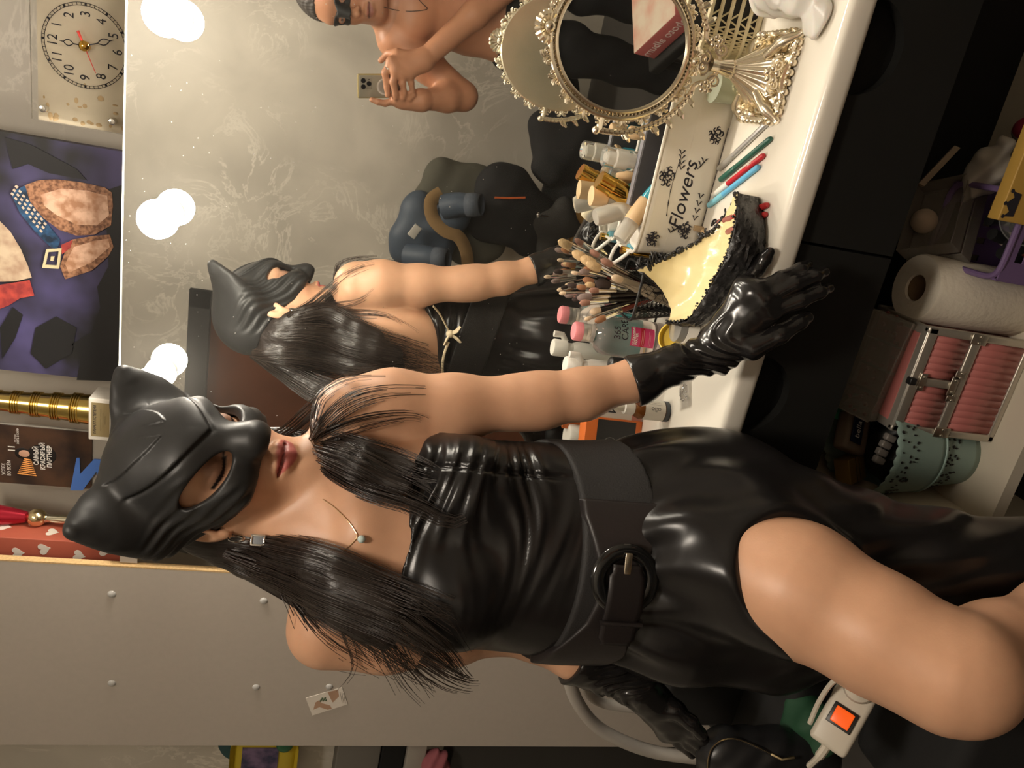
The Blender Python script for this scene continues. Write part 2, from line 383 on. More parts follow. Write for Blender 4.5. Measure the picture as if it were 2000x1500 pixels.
for c in caps:
    G().ball((c[0]+1.13,-.007,c[2]),(.0075,.0045,.0075),14,8).build('screw_cap',mat('grey_cap',(.45,.44,.42),.35),t)
# ---------------------------------------------------------------- worktop, drawers, open white unit
MTOP=mat('white_gloss_worktop',(.8,.755,.66),.16,coat=.4,noise=.02,nscale=6)
wt=tag(G().rbox((.24,(CY-.0)/2,CZ-.02),(1.82,-CY,.04),.012,n=4).build('worktop',MTOP),'long white glossy worktop with rounded front edge below the mirror','worktop')
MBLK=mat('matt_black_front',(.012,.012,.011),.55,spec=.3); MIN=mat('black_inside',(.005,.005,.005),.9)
gx=P(1640,486,y=DY)[0]; c1=P(1690,90,y=DY); c2=P(1487,772,y=DY); zb=.555; zt=CZ-.042
def drawer(x0,x1,cx,lab):
    t=thing('drawer_unit',lab,'drawer',((x0+x1)/2,DY,zb),group='black drawer units under the worktop')
    hw=(x1-x0)/2; h=zt-zb; k=cx-(x0+x1)/2; r=.06
    pts=[(-hw,0),(hw,0),(hw,h)]+[(k+r*math.cos(a),h-r*math.sin(a)) for a in np.linspace(0,PI,20)]+[(-hw,h)]
    G().prism([(p[0],-p[1]) for p in pts],0,.018,Matrix.Rotation(-PI/2,4,'X')@Matrix.Rotation(0,4,'X')).build('drawer_front',MBLK,t,smooth=False)
    G().box((0,.155,h/2),(2*hw-.01,.26,h-.004)).build('drawer_box',MIN,t,smooth=False)
drawer(gx+.002,2*c1[0]-gx,c1[0],'black drawer with half-round finger cutout under the oval mirror end of the worktop')
drawer(2*c2[0]-gx,gx-.002,c2[0],'black drawer with half-round finger cutout under the gloved hand')
drawer(2*c1[0]-gx+.004,.9,.55,'black drawer beyond the oval mirror at the far right end')
MWH=mat('cream_white_board',(.62,.56,.45),.5,noise=.03)
sz=.199; px_=P(1830,1016,y=DY)[0]
t=thing('open_shelf_unit','low cream white open shelf unit holding pink case and paper roll under the drawers','shelf unit',(0,0,0))
G().box((px_/2+.45-.0,-.17,sz-.012),(.9-px_,.32,.024)).build('shelf_board',MWH,t,smooth=False)
G().box((px_-.011,-.17,zb/2),(.022,.32,zb-.004)).build('side_panel',MWH,t,smooth=False)
G().box((.91,-.17,zb/2),(.018,.32,zb-.004)).build('side_panel',MWH,t,smooth=False)
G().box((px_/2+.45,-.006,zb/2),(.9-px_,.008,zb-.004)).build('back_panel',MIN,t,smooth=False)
print('gx',gx,c1,c2,px_)
# ================================================================ woman
HO=np.array([-.506,-.376,1.449]); HF=np.array([.801,-.538,-.263]); HL=np.array([.557,.831,-.005]); HU=np.cross(HF,HL); HF,HL,HU=nrm(HF),nrm(HL),nrm(HU)
HM=np.array([HF,HL,HU])
def hw(f,l,u): return HO+f*HF+l*HL+u*HU
def hloc(p): return (p-HO)@HM.T
TF=np.array([.5,-.866,0]); TL=np.array([.866,.5,0]); TU=np.array([0,0,1.]); TM=np.array([TF,TL,TU])
WB=np.array([-.5,-.47,0.]); LWR=P(1400,686,y=-.352); RW=P(1235,1328,d=1.06); RK=P(1300,1388,d=1.075)
def head(S,k=.02):
    S.ell(hw(-.004,0,.038),(.093,.074,.082),HM,.01)
    S.ell(hw(.034,0,-.03),(.056,.056,.072),HM,.03)
    for s in (-1,1):
        S.cone(hw(-.004,s*.050,-.037),hw(.062,s*.018,-.092),.0175,.015,.022)
        S.ell(hw(.057,s*.034,-.022),(.024,.022,.024),HM,.02)
    S.ell(hw(.076,0,-.094),(.017,.020,.014),HM,.016)
    S.ell(hw(.062,0,-.062),(.03,.034,.022),HM,.02)
    S.ell(hw(.07,0,.04),(.024,.05,.02),HM,.03)
    for s in (-1,1): S.ell(hw(.098,s*.031,.014),(.016,.018,.011),HM,.012,'s')
    S.cone(hw(.088,0,.02),hw(.107,0,-.02),.0075,.0095,.014)
    S.ell(hw(.113,0,-.024),(.009,.0095,.009),HM,.008)
    for s in (-1,1):
        S.ell(hw(.102,s*.0105,-.028),(.0085,.0065,.007),HM,.005)
        S.ell(hw(.106,s*.006,-.0365),(.005,.0032,.004),HM,.003,'s')
        S.ell(hw(.073,s*.031,.013),(.0165,.0165,.0135),HM,.006)
    # philtrum and lips
    S.chain([(*hw(.0935,s*.004,-.046),.0022) for s in (-1,-.6)],.004)
    S.chain([(*hw(.0935,s*.004,-.046),.0022) for s in (1,.6)],.004)
    up=[(.079,-.0235,-.0605,.0022),(.0915,-.013,-.0562,.0058),(.0972,-.005,-.0532,.0062),(.0964,0,-.0547,.0060),(.0972,.005,-.0532,.0062),(.0915,.013,-.0562,.0058),(.079,.0235,-.0605,.0022)]
    lo=[(.078,-.022,-.0625,.003),(.089,-.012,-.0665,.0066),(.0935,0,-.0685,.0082),(.089,.012,-.0665,.0066),(.078,.022,-.0625,.003)]
    S.chain([(*hw(*q[:3]),q[3]) for q in up],.005); S.chain([(*hw(*q[:3]),q[3]) for q in lo],.005)
    S.chain([(*hw(a,b,c),.0014) for a,b,c in ((.081,-.0245,-.0615),(.0965,-.012,-.0608),(.1025,0,-.0603),(.0965,.012,-.0608),(.081,.0245,-.0615))],.003,'s')
    for s in (-1,1):
        S.ell(hw(-.014,s*.074,.0),(.017,.006,.028),HM,.006); S.ell(hw(-.010,s*.079,.002),(.009,.005,.017),HM,.004,'s'); S.ell(hw(-.006,s*.072,-.026),(.008,.005,.009),HM,.005)
def T(f,l,z,c=(-.545,-.425)): return np.array([c[0],c[1],0])+TF*f+TL*l+[0,0,z]
def torso(S,e):
    E=lambda a,b,c:(a+e,b+e,c+e)
    S.ell(T(0,0,1.205),E(.083,.14,.115),TM,.04); S.ell(T(.0,0,1.09),E(.088,.128,.12),TM,.05)
    for s in (-1,1):
        S.ell(T(-.045,s*.075,1.19),E(.04,.065,.1),TM,.03)
        S.ell(T(.062,s*.066,1.135),E(.05,.056,.052),TM,.03)
    S.ell(T(0,0,.985,(-.53,-.452)),E(.083,.131,.12),TM,.05)
    S.ell(T(0,0,.85,(-.51,-.462)),E(.098,.145,.12),TM,.06)
    for s in (-1,1): S.ell(T(-.055,s*.065,.81,(-.51,-.462)),E(.07,.075,.08),TM,.04)
def body():
    S=SDF(); head(S)
    nb=np.array([-.552,-.408,1.305])
    S.cone(hw(-.038,0,-.03),nb,.045,.047,.012); S.cone(nb,nb-[0,0,.05],.049,.07,.03)
    # sternomastoids
    for s in (-1,1): S.cone(hw(-.03,s*.046,-.035),np.array([-.545,-.415,1.262])+TF*.075+TL*s*.014,.010,.006,.018)
    LJ=np.array([-.408,-.352,1.283]); RJ=np.array([-.667,-.464,1.285])
    for J in (LJ,RJ):
        S.cone(nb+[0,0,.01],J+[0,0,.012],.035,.034,.045)
        S.cone(np.array([-.545,-.415,1.262])+TF*.07,J+TF*.025+[0,0,.008],.009,.012,.02)   # clavicle
    torso(S,0)
    # left arm leaning on the worktop
    S.chain([(*LJ,.049),(-.396,-.342,1.235,.047),(-.387,-.343,1.15,.042),(-.371,-.34,1.06,.036),(-.364,-.341,1.03,.0365),(-.347,-.343,.975,.034),(-.316,-.346,.905,.0265),(*P(1315,713,y=-.351),.022),(*LWR,.019)],.02)
    S.chain([(*LWR,.019),(-.2,-.37,.772,.012)],.02)
    # right arm hanging
    S.chain([(*RJ,.05),(-.672,-.464,1.21,.046),(-.667,-.46,1.12,.041),(-.657,-.454,1.06,.036),(-.662,-.462,1.0,.036),(*P(1118,1276,d=1.04),.0300),(*RW,.021),(*RK,.01)],.02)
    # right leg, seated, knee towards the camera
    S.chain([(*P(1380,1075,d=.97),.078),(*P(1560,1150,d=.9),.073),(*P(1720,1240,d=.845),.063),(*P(1850,1313,d=.805),.056),(*P(1880,1318,d=.80),.054)],.03)
    S.chain([(*P(1885,1312,d=.805),.05),(*P(1945,1270,d=.845),.047),(*P(2080,1212,d=.9),.048),(*P(2300,1160,d=.98),.034),(*P(2480,1140,d=1.06),.028)],.03)
    ank=P(2480,1140,d=1.06); S.chain([(*ank,.03),(*(ank+np.array([.05,-.12,-.05])),.025)],.02)
    # left leg under the skirt
    kl=P(1800,1120,d=1.03); S.chain([(*P(1420,970,d=1.07),.075),(*kl,.052),(*P(2080,1135,d=1.09),.047),(*P(2600,1150,d=1.33),.03)],.03)
    S.chain([(*P(2600,1150,d=1.33),.03),(*(P(2600,1150,d=1.33)+np.array([.05,-.13,-.03])),.025)],.02)
    return S
def skincol(p):
    q=hloc(p); n=len(p); base=np.array([.60,.335,.205]); c=np.tile(base,(n,1))
    nearh=np.linalg.norm(q,axis=1)<.16
    # lips
    f,l,u=q[:,0],q[:,1],q[:,2]; t=np.abs(l)/.0245
    top=-.0495-.009*t**1.6-.0015*np.exp(-(l/.003)**2); bot=-.0775+.0145*t**2
    lip=nearh&(f>.07)&(t<1); m=ss(-.0012,.0012,top-u)*ss(-.0012,.0012,u-bot)*lip
    c=c*(1-m[:,None])+m[:,None]*np.array([.44,.115,.10])
    se=lip&(np.abs(u+.0612)<.0011); c[se]=[.16,.03,.03]
    # dark eye make-up and lash line
    for s in (-1,1):
        e=((l-s*.033)/.021)**2+((u-.014)/.013)**2; m=np.exp(-e*e)*nearh*(f>.05)*.72; c=c*(1-m[:,None])+m[:,None]*np.array([.17,.085,.06])
        cl=u-(.0085-.006*(1-((l-s*.031)/.02)**2)); m=(np.abs(cl)<.0022)&(np.abs(l-s*.031)<.02)&nearh&(f>.05); c[m]=[.012,.009,.009]
    ck=((np.abs(l)-.035)/.02)**2+((u+.03)/.02)**2; m=np.exp(-ck)*nearh*(f>.03)*.3; c=c*(1-m[:,None])+m[:,None]*np.array([.55,.2,.13])
    return c
MSKIN=mat('skin',(.6,.34,.21),.42,attr='col',noise=.07,nscale=55,sss=.12,bump=.035,bscale=420)
woman=thing('person','woman in black cat-ear mask and black leather-look dress leaning a gloved hand on the worktop','person',WB)
BODY=body()
BODY.build('body',MSKIN,(-.95,-1.0,-.02),(-.02,-.2,1.62),.0026,woman,WB,skincol)
# ---------------------------------------------------------------- cat mask
def mask():
    S=SDF()
    S.ell(hw(-.006,0,.04),(.103,.083,.092),HM,.01)
    S.ell(hw(.045,0,.0),(.063,.069,.06),HM,.03)
    S.ell(hw(.07,0,.045),(.033,.056,.025),HM,.03)
    S.cone(hw(.09,0,.03),hw(.115,0,-.018),.011,.014,.02); S.ell(hw(.117,0,-.024),(.011,.017,.012),HM,.03)
    for s in (-1,1):
        S.ell(hw(.068,s*.038,-.018),(.026,.026,.024),HM,.02)
        # ears
        ax=nrm(np.array([.03,s*.058,.075])); th=nrm(np.array([1,0,0])-ax*ax[0]); br=np.cross(th,ax); EM=np.array([br,th,ax])@HM
        for (f,l,u,a,b,c,k) in ((-.022,.060,.064,.056,.031,.036,.03),(-.008,.072,.088,.051,.021,.036,.025),(.005,.087,.109,.040,.015,.030,.018),(.013,.099,.126,.023,.010,.020,.012)):
            S.ell(hw(f,s*l,u),(a,b,c),EM,k)
        S.cone(hw(.013,s*.103,.130),hw(.0185,s*.109,.1375),.0115,.0085,.01)
    # gathered rubber folds at the side
    def fold(p):
        q=hloc(p); a=np.abs(q[:,1]); m=ss(.045,.07,a)*ss(.07,.045,q[:,2])*ss(-.09,-.06,q[:,0]); t=q[:,2]*.86+q[:,0]*.5
        return -m*.0014*np.sin(t*430+2*np.sin(q[:,0]*60))
    S.add(fold,HO,99,.01,'d')
    def plate(p):
        q=hloc(p); f,l,u=q.T; th=np.abs(np.arctan2(l,f+.006)); uc=np.interp(th,[0,.25,.6,1.0,1.4],[.030,.047,.068,.09,.112]); m=ss(1.25,.9,th)*ss(-.01,.02,f)
        u2=np.interp(th,[0,.12,.5,.9,1.3],[.075,.079,.098,.112,.13])
        return -m*(.0032*ss(-.0018,.0018,u-uc)*ss(.05,.0,u-uc)-.0012*np.exp(-((u-uc+.003)/.003)**2)+.0022*ss(-.0015,.0015,u-u2)*ss(.03,.0,u-u2)*(th>.1))
    S.add(plate,HO,99,.01,'d')
    def cut(p):
        q=hloc(p); f,l,u=q.T
        e=np.interp(f,[-.12,-.06,-.01,.03,.06,.09,.13],[.006,.0,-.012,-.031,-.038,-.038,-.037]); return e-u
    def inter(p): return cut(p)
    S.add(inter,HO,99,.003,'i')
    for s in (-1,1):
        a1=nrm([-.6,s*.8,.42]); a3=nrm(np.cross(a1,[0,0,1])); a2=np.cross(a3,a1); EM=np.array([a1,a2,a3])@HM
        S.ell(hw(.079,s*.049,.0185),(.043,.0160,.06),EM,.004,'s')
    # hollow
    H=SDF(); H.ell(hw(-.004,0,.038),(.0945,.0755,.0835),HM); H.ell(hw(.042,0,-.01),(.058,.0605,.07),HM,.02); H.ell(hw(.062,0,.03),(.034,.05,.03),HM,.02); H.cone(hw(.085,0,.025),hw(.112,0,-.022),.008,.0105,.012); H.ell(hw(.04,0,-.1),(.06,.07,.08),HM,.02)
    S.add(lambda p:H.ev(p),HO,99,.002,'s')
    return S
MRUB=mat('black_rubber',(.020,.020,.020),.46,spec=.45,bump=.04,bscale=90,noise=.1)
mask().build('cat_mask',MRUB,HO-.2,HO+.22,.002,woman,WB)
# ================================================================ dress, belt, gloves, hair, jewellery
def dressS(fold=True):
    S=SDF(); torso(S,.0095)
    S.chain([(*P(1420,968,d=1.07),.088),(*P(1600,1065,d=1.04),.078),(*P(1780,1118,d=1.03),.073),(*P(2100,1128,d=1.06),.078),(*P(2250,1130,d=1.09),.08)],.05)
    S.chain([(*P(1330,1215,d=1.02),.075),(*P(1500,1245,d=1.04),.055),(*P(1640,1252,d=1.06),.048)],.06)
    S.chain([(*P(1380,1075,d=.97),.086),(*P(1560,1150,d=.9),.081)],.04)
    S.chain([(*P(1500,1030,d=.99),.07),(*P(1800,1110,d=.985),.045),(*P(2100,1150,d=1.03),.055)],.06)
    if fold:
        def dsp(p):
            q=(p-[-.535,-.44,0])@TM.T; f,l,z=q.T; fr=ss(-.02,.05,f)
            up=ss(.99,1.03,z); m=up*ss(-.16,.06,l)*ss(.148,.1,l)*(.35+.65*fr)
            ph=z*430+18*(l-.09)**1+6*np.sin(l*23+z*31)+2.2*np.sin(z*77)
            nr=ss(-.06,.088,l); d=-m*((.0008+.0013*nr)*np.sin(ph)*(.6+.4*np.sin(z*53+l*9))+(.0010+.0008*nr)*np.sin(ph*.43+l*40))
            pf=up*ss(.088,.096,l)*fr; d=d-pf*.004*(1-((l-.115)/.03)**2).clip(0,1)
            d=d+.0030*np.exp(-((l-.088)/.0028)**2)*up*fr*ss(1.21,1.19,z)
            an=np.arctan2(l,f); lo=ss(.95,.915,z)
            d=d-1.5*lo*(.0022*np.sin(an*17+z*26+1.5*np.sin(z*19))*ss(.70,.93,z)+.0020*np.sin(an*9-z*34+2*np.sin(z*11+an*2))+.0016*np.sin(l*150+z*40)*ss(.8,.6,z))
            bk=ss(0,-.04,f)*up; d=d-bk*.0025*np.sin(z*240+7*l)
            return d
        S.add(dsp,(-.5,-.45,.8),99,.01,'d')
    S.add(lambda p:p[:,2]-(1.150+.72*((p-[-.545,-.425,0])@TF)-.012*np.exp(-(((p-[-.545,-.425,0])@TL)/.03)**2)),(0,0,0),99,.004,'i')
    S.add(lambda p:.22-p[:,2],(0,0,0),99,.003,'i')
    S.chain([(*P(1582,1118,d=.85),.074),(*P(1700,1215,d=.82),.078),(*P(1885,1325,d=.77),.085)],.02,'s')
    S.chain([(*P(1885,1318,d=.79),.07),(*P(2000,1235,d=.86),.062),(*P(2300,1165,d=.98),.06)],.02,'s')
    return S
MLEA=mat('black_leather_look',(.010,.009,.009),.28,spec=.4,bump=.05,bscale=30,noise=.15)
MGLV=mat('black_glossy_glove',(.011,.010,.010),.20,spec=.6,bump=.12,bscale=16)
DR=dressS(); DR.build('dress',MLEA,(-.8,-.75,.15),(-.25,-.2,1.3),.0032,woman,WB)
# belt -----------------------------------------------------------
def tl(p): q=(p-[-.53,-.452,0])@TM.T; return q[:,0],q[:,1],q[:,2]
def bz(f): return .985-.30*f
def beltS(e,w):
    S=SDF(); torso(S,e)
    def band(p):
        f,l,z=tl(p); return np.abs(z-bz(f))-w(f,l)
    S.add(band,(0,0,0),99,.004,'i'); return S
beltS(.0145,lambda f,l:.041+0*l).build('belt_band',mat('black_elastic',(.012,.011,.011),.62,bump=.2,bscale=500),(-.75,-.65,.85),(-.3,-.25,1.1),.003,woman,WB)
def wl(f,l): return np.interp(l,[-.16,-.125,-.085,-.055,-.02,.045,.075],[.044,.044,.024,.020,.024,.042,.042])
S=beltS(.018,wl); S.add(lambda p:np.maximum(.0-tl(p)[0],np.maximum(tl(p)[1]-.066,-.15-tl(p)[1])),(0,0,0),99,.004,'i')
BELT=S; bp=S.build('belt',mat('black_belt_leather',(.013,.010,.010),.42,bump=.05,bscale=200),(-.75,-.68,.85),(-.3,-.3,1.1),.0022,woman,WB)
bc=march(BELT,1216,1128); e_=.003; TB0=SDF(); torso(TB0,.018); e_=.02; bn=nrm([TB0.ev((bc+e_*np.eye(3)[i])[None])[0]-TB0.ev((bc-e_*np.eye(3)[i])[None])[0] for i in range(3)])
bn=nrm(bn*[1,1,.2]); bx=nrm(np.cross([0,0,1],bn)); by=np.cross(bn,bx)
def bpt(x,y,z): return bc+bx*x+by*y+bn*z-WB
MPAT=mat('black_patent',(.008,.008,.008),.12,coat=.5)
g=G(); g.grid(lambda u,v:bpt(*(lambda a,b:((.0335+.0095*math.cos(b))*math.cos(a),(.0335+.0095*math.cos(b))*math.sin(a),.010+.0045*math.sin(b)))(2*PI*u,2*PI*v)),48,12,True,True)
bk=g.build('buckle',MPAT,woman)
g=G(); g.rbox(bpt(.020,.001,.0165),(.026,.009,.003),.001,Matrix((V(bx),V(by),V(bn))).transposed()); g.build('prong',mat('pale_metal',(.75,.66,.52),.25,1),bk)
g=G(); g.grid(lambda u,v:bpt(.018-.10*u,(v-.5)*.045*(1 if u>.12 and u<.93 else .82),.0145+.0055*math.sin(PI*min(1,u*1.3))-.016*u*u),24,8); g.build('strap_end',mat('black_belt_leather'  ,(0,0,0)),woman,solid=.003)
g=G(); g.tube([bpt(-.052,y,.012) for y in np.linspace(-.026,.026,8)],.0045,8,flat=.5); g.build('belt_loop',mat('black_belt_leather',(0,0,0)),woman)
# gloves ----------------------------------------------------------
def glove(arm,W,K,fing,cut,cutn,seed):
    S=SDF(); S.chain(arm,.015)
    for k in K: S.cone(W,k,.023,.0125,.018)
    for i in range(len(K)-2): S.cone(K[i],K[i+1],.0125,.0125,.012)
    for fg in fing: S.chain(fg,.006)
    ax=np.array(arm[-1][:3])-np.array(arm[0][:3]); ax=nrm(ax); o=np.array(arm[-1][:3])
    def wr(p):
        q=p-o; t=q@ax; r=q-t[:,None]*ax; m=ss(-.085,-.03,t)*ss(.03,.0,t); ph=t*300+7*np.sin(r[:,0]*70+seed)+5*np.sin(r[:,2]*60)
        m2=ss(-.2,-.1,t)*ss(.02,-.06,t)
        return -(m*.0018*np.sin(ph)+m2*.0014*np.sin(t*70+r[:,0]*90+r[:,1]*60+seed)+0.0005*np.sin(q[:,0]*170+seed)*np.sin(q[:,1]*150+q[:,2]*140))
    S.add(wr,o,99,.01,'d'); S.add(lambda p:-((p-np.array(cut))@np.array(cutn)),o,99,.003,'i')
    return S
lw=LWR
def q4(px,py,y,r): return (*P(px,py,y=y),r)
LK=[P(1500,612,y=-.388),P(1488,588,y=-.384),P(1470,570,y=-.374),P(1452,560,y=-.358),P(1446,676,y=-.378)]
LF=[[(*LK[0],.0115),q4(1562,588,-.395,.0105),q4(1600,570,-.39,.0095),q4(1618,563,-.382,.0075)],
    [(*LK[1],.0115),q4(1550,556,-.39,.0105),q4(1590,540,-.385,.0095),q4(1609,531,-.378,.0075)],
    [(*LK[2],.011),q4(1525,545,-.378,.010),q4(1562,527,-.372,.009),q4(1577,518,-.366,.0072)],
    [(*LK[3],.010),(*P(1478,528,z=CZ+.017),.0095),(*P(1494,506,z=CZ+.011),.0088),(*P(1503,493,z=CZ+.0085),.0072)],
    [(*P(1425,675,y=-.368),.017),q4(1470,680,-.39,.0155),q4(1522,655,-.398,.0125),q4(1560,630,-.392,.0105),q4(1577,619,-.387,.0085)]]
arm=[(-.335,-.344,.935,.034),(-.318,-.346,.905,.0325),(*P(1315,713,y=-.351),.0265),(*lw,.0235)]
cn=nrm(lw-np.array([-.312,-.346,.905]))
GL=glove(arm,lw,LK,LF,(-.3165,-.3455,.9115),cn,0.); GL.build('glove',MGLV,(-.4,-.45,.62),(-.08,-.28,.96),.002,woman,WB)
d2=1.085
RKn=[P(1322,1392,d=d2),P(1320,1408,d=d2+.01),P(1314,1422,d=d2+.02),P(1300,1428,d=d2+.035),P(1275,1372,d=d2-.01)]
def q5(px,py,d,r): return (*P(px,py,d=d),r)
RF=[[(*RKn[0],.0105),q5(1352,1424,d2,.010),q5(1376,1446,d2+.005,.0085)],[(*RKn[1],.0105),q5(1352,1440,d2+.012,.010),q5(1380,1466,d2+.015,.0085)],[(*RKn[2],.0105),q5(1346,1450,d2+.025,.0095),q5(1372,1477,d2+.027,.008)],[(*RKn[3],.0095),q5(1328,1450,d2+.04,.009),q5(1350,1472,d2+.042,.0075)],
    [(*RKn[4],.014),q5(1315,1385,d2-.02,.012),q5(1350,1412,d2-.02,.010),q5(1370,1434,d2-.012,.0085)]]
ce=np.array([-.667,-.468,.98]); rc=P(1118,1278,d=1.04)
arm=[(*ce,.038),(*rc,.038),(*(rc*.45+RW*.55),.031),(*RW,.026)]
glove(arm,RW,RKn,RF,rc,nrm(RW-rc),2.).build('glove',MGLV,(-.85,-.62,.68),(-.6,-.38,1.0),.0022,woman,WB)
# jewellery --------------------------------------------------------
MSIL=mat('silver',(.8,.78,.74),.18,1); MGEM=mat('grey_gem',(.25,.27,.3),.05,spec=1)
for s in (-1,1):
    p=hw(.0,s*.0775,-.034)-WB+(nrm(CAM-hw(0,0,0))*.014 if s<0 else 0); g=G(); o=V(p)
    g.tube([o+Vector((0,.006*math.cos(a),-.006+.009*math.sin(a))) for a in np.linspace(0,2*PI,17)[:-1]],.0016,6,closed=True)
    g.tube([o+Vector((0,0,-.014)),o+Vector((0,0,-.022))],.0012,6)
    xv=nrm(np.cross([0,0,1],CAM-p-WB)); R=Matrix((xv,np.cross([0,0,1],xv),(0,0,1))).transposed()
    for (dx,dz,w_,h_) in ((-.0058,0,.0024,.017),(.0058,0,.0024,.017),(0,.0075,.013,.0024),(0,-.0075,.013,.0024)): g.rbox(o+R@Vector((dx,0,-.0315+dz)),(w_,.0045,h_),.0007,R,2)
    er=g.build('earring',MSIL,woman); G().rbox(o+Vector((0,0,-.0315)),(.0096,.003,.0128),.001,R,2).build('stone',MGEM,er)
nl=[march(BODY,x,y,off=.0012) for x,y in ((630,975),(655,993),(680,1018),(694,1038),(697,1047),(692,1056),(675,1072),(650,1085))]
nl=[q-WB for q in nl if q is not None]; g=G(); g.tube(spline(nl,40),.0006,5); nk=g.build('necklace',mat('gold_chain',(.5,.36,.2),.3,1),woman)
pp=march(BODY,706,1053,off=.004)-WB; G().ball(pp,.0048,14,10).build('pendant',mat('opal',(.55,.68,.66),.12,coat=.6),nk)
# hair --------------------------------------------------------------
CL=SDF(); CL.ops=[]
_b=BODY; _m=mask()
def both(p): return np.minimum(np.minimum(_b.ev(p),DR.ev(p)),_m.ev(p))
CL.add(both,(0,0,0),99,.001)
def hp(px,py,off,refl=False,d=None):
    q=march(CL,px,py,refl,off) if d is None else None
    if q is None: q=P(px,py,d=d if d else .95); q=q*np.array([1,-1,1]) if refl else q
    return q
GD=[] # guides: points, radii, strands
def guide(pts,rad,n,refl=False,core=True):
    q=[hw(*x[1:]) if x[0]=='h' else (hp(*x,refl) if x[2]<.4 else hp(x[0],x[1],0,refl,x[2])) for x in pts]; GD.append((np.array(q),rad,n,core))
guide([('h',-.035,-.06,.02),('h',-.045,-.066,-.03),(500,1068,.985),(560,1082,.945),(640,1104,.02),(730,1138,.018),(830,1172,.016),(935,1200,.012)],[.010,.014,.016,.024,.024,.022,.018,.008],210)
guide([('h',-.045,-.06,.02),('h',-.055,-.066,-.02),(490,1098,1.0),(560,1112,.96),(650,1150,.018),(750,1185,.02),(850,1235,.018),(925,1305,.012)],[.010,.016,.018,.026,.03,.032,.03,.016],300)
guide([('h',-.055,-.06,.02),('h',-.062,-.066,-.01),(490,1112,1.01),(570,1148,.975),(650,1190,.012),(740,1235,.012),(820,1285,.01),(900,1330,.01)],[.008,.012,.014,.018,.022,.026,.026,.02],210)
guide([(440,1080,.97),(560,1120,.96),(640,1185,.014),(700,1240,.008),(745,1300,.95),(790,1385,.95)],[.006,.008,.01,.012,.012,.014],26,core=False)
guide([(440,1080,.97),(560,1130,.96),(660,1180,.014),(760,1250,.012),(830,1320,.95),(862,1370,.95)],[.006,.01,.012,.014,.016,.016],34,core=False)
guide([(570,1148,.975),(650,1190,.012),(680,1250,.006),(690,1310,.96),(640,1372,.97)],[.006,.008,.006,.004,.003],8,core=False)
guide([(650,1160,.02),(770,1200,.02),(860,1270,.015),(898,1312,.93),(925,1340,.94)],[.01,.014,.014,.01,.008],50,core=False)
guide([(592,893,1.035),(606,874,1.005),(635,885,.975),(690,905,.02),(760,940,.016),(820,965,.012),(890,1010,.008)],[.01,.016,.016,.022,.022,.018,.008],190,core=.35)
guide([(592,888,1.04),(608,858,1.01),(645,862,.985),(700,880,.016),(770,900,.014),(830,920,.01),(875,935,.006)],[.01,.014,.014,.018,.018,.014,.006],120,core=.3)
guide([(592,893,1.035),(604,884,1.0),(650,925,.955),(720,960,.012),(800,985,.012),(880,1020,.01),(930,1000,.008)],[.008,.008,.01,.013,.012,.01,.006],80,core=False)
guide([(605,870,.99),(640,820,.005),(690,780,.004),(760,762,.004),(860,762,.003)],[.006,.012,.014,.012,.008],34,core=False)
guide([(605,870,.99),(650,845,.005),(720,822,.004),(800,812,.004),(850,826,.003)],[.005,.010,.010,.007,.004],24,core=False)
guide([(612,860,.99),(625,810,.003),(640,775,.003),(690,748,.003),(780,742,.003)],[.004,.010,.012,.010,.006],26,core=False)
# seen in the mirror: hair down the back
guide([(498,690,.002),(560,690,.02),(640,700,.02),(720,712,.024),(800,715,.02),(890,715,.014)],[.012,.026,.036,.04,.034,.02],240,True)
guide([(520,655,.002),(580,648,.02),(650,660,.022),(720,680,.022),(800,700,.02),(910,740,.014)],[.012,.022,.032,.036,.032,.02],230,True)
guide([(545,628,.002),(590,615,.014),(640,610,.014),(690,635,.014),(770,665,.012),(870,690,.008)],[.008,.014,.018,.018,.016,.01],110,True)
guide([(495,690,1.67),(560,725,1.66),(630,765,1.65),(720,790,1.65),(800,790,1.66),(880,780,1.68)],[.012,.022,.03,.03,.026,.016],200,True)
guide([(560,618,.006),(610,595,.010),(650,562,.006),(690,530,.004),(750,512,.003)],[.006,.01,.012,.010,.006],40,True,False)
guide([(580,612,.01),(640,600,.006),(700,588,.003),(740,560,.003)],[.005,.008,.008,.006],26,True,False)
guide([(600,612,.01),(680,612,.006),(760,620,.003),(830,660,.003)],[.005,.008,.008,.006],26,True,False)
guide([(560,1140,.975),(600,1190,.95),(650,1240,.95),(720,1285,.96),(800,1330,.97)],[.006,.014,.02,.02,.016],30,core=False)
guide([(540,1120,.97),(580,1180,.955),(610,1240,.965),(660,1290,.98),(740,1310,.98)],[.004,.012,.016,.016,.012],16,core=False)
guide([(820,1290,.93),(870,1322,.93),(910,1338,.94),(940,1340,.95)],[.012,.014,.012,.01],30,core=False)
guide([(760,1250,.92),(800,1320,.94),(850,1372,.95)],[.016,.02,.02],16,core=False)
H=SDF()
for q,rad,n,core in GD:
    if core:
        s=spline(np.concatenate([q,np.array(rad)[:,None]],1),len(q)*2); e=int(len(s)*.8)
        H.chain([(*a[:3],max(a[3]*(.62 if core is True else core),.003)) for a in s[:e]],.02)
H.ell(hw(-.035,0,-.03),(.06,.066,.07),HM,.03)
MHAIR=mat('dark_hair',(.017,.012,.010),.38,spec=.6,noise=.3,nscale=60,bump=.35,bscale=60,aniso=(3,3,.35))
H.build('hair',MHAIR,(-.85,-.8,1.0),(-.3,-.2,1.55),.003,woman,WB)
g=G(); R_=np.random.default_rng(3)
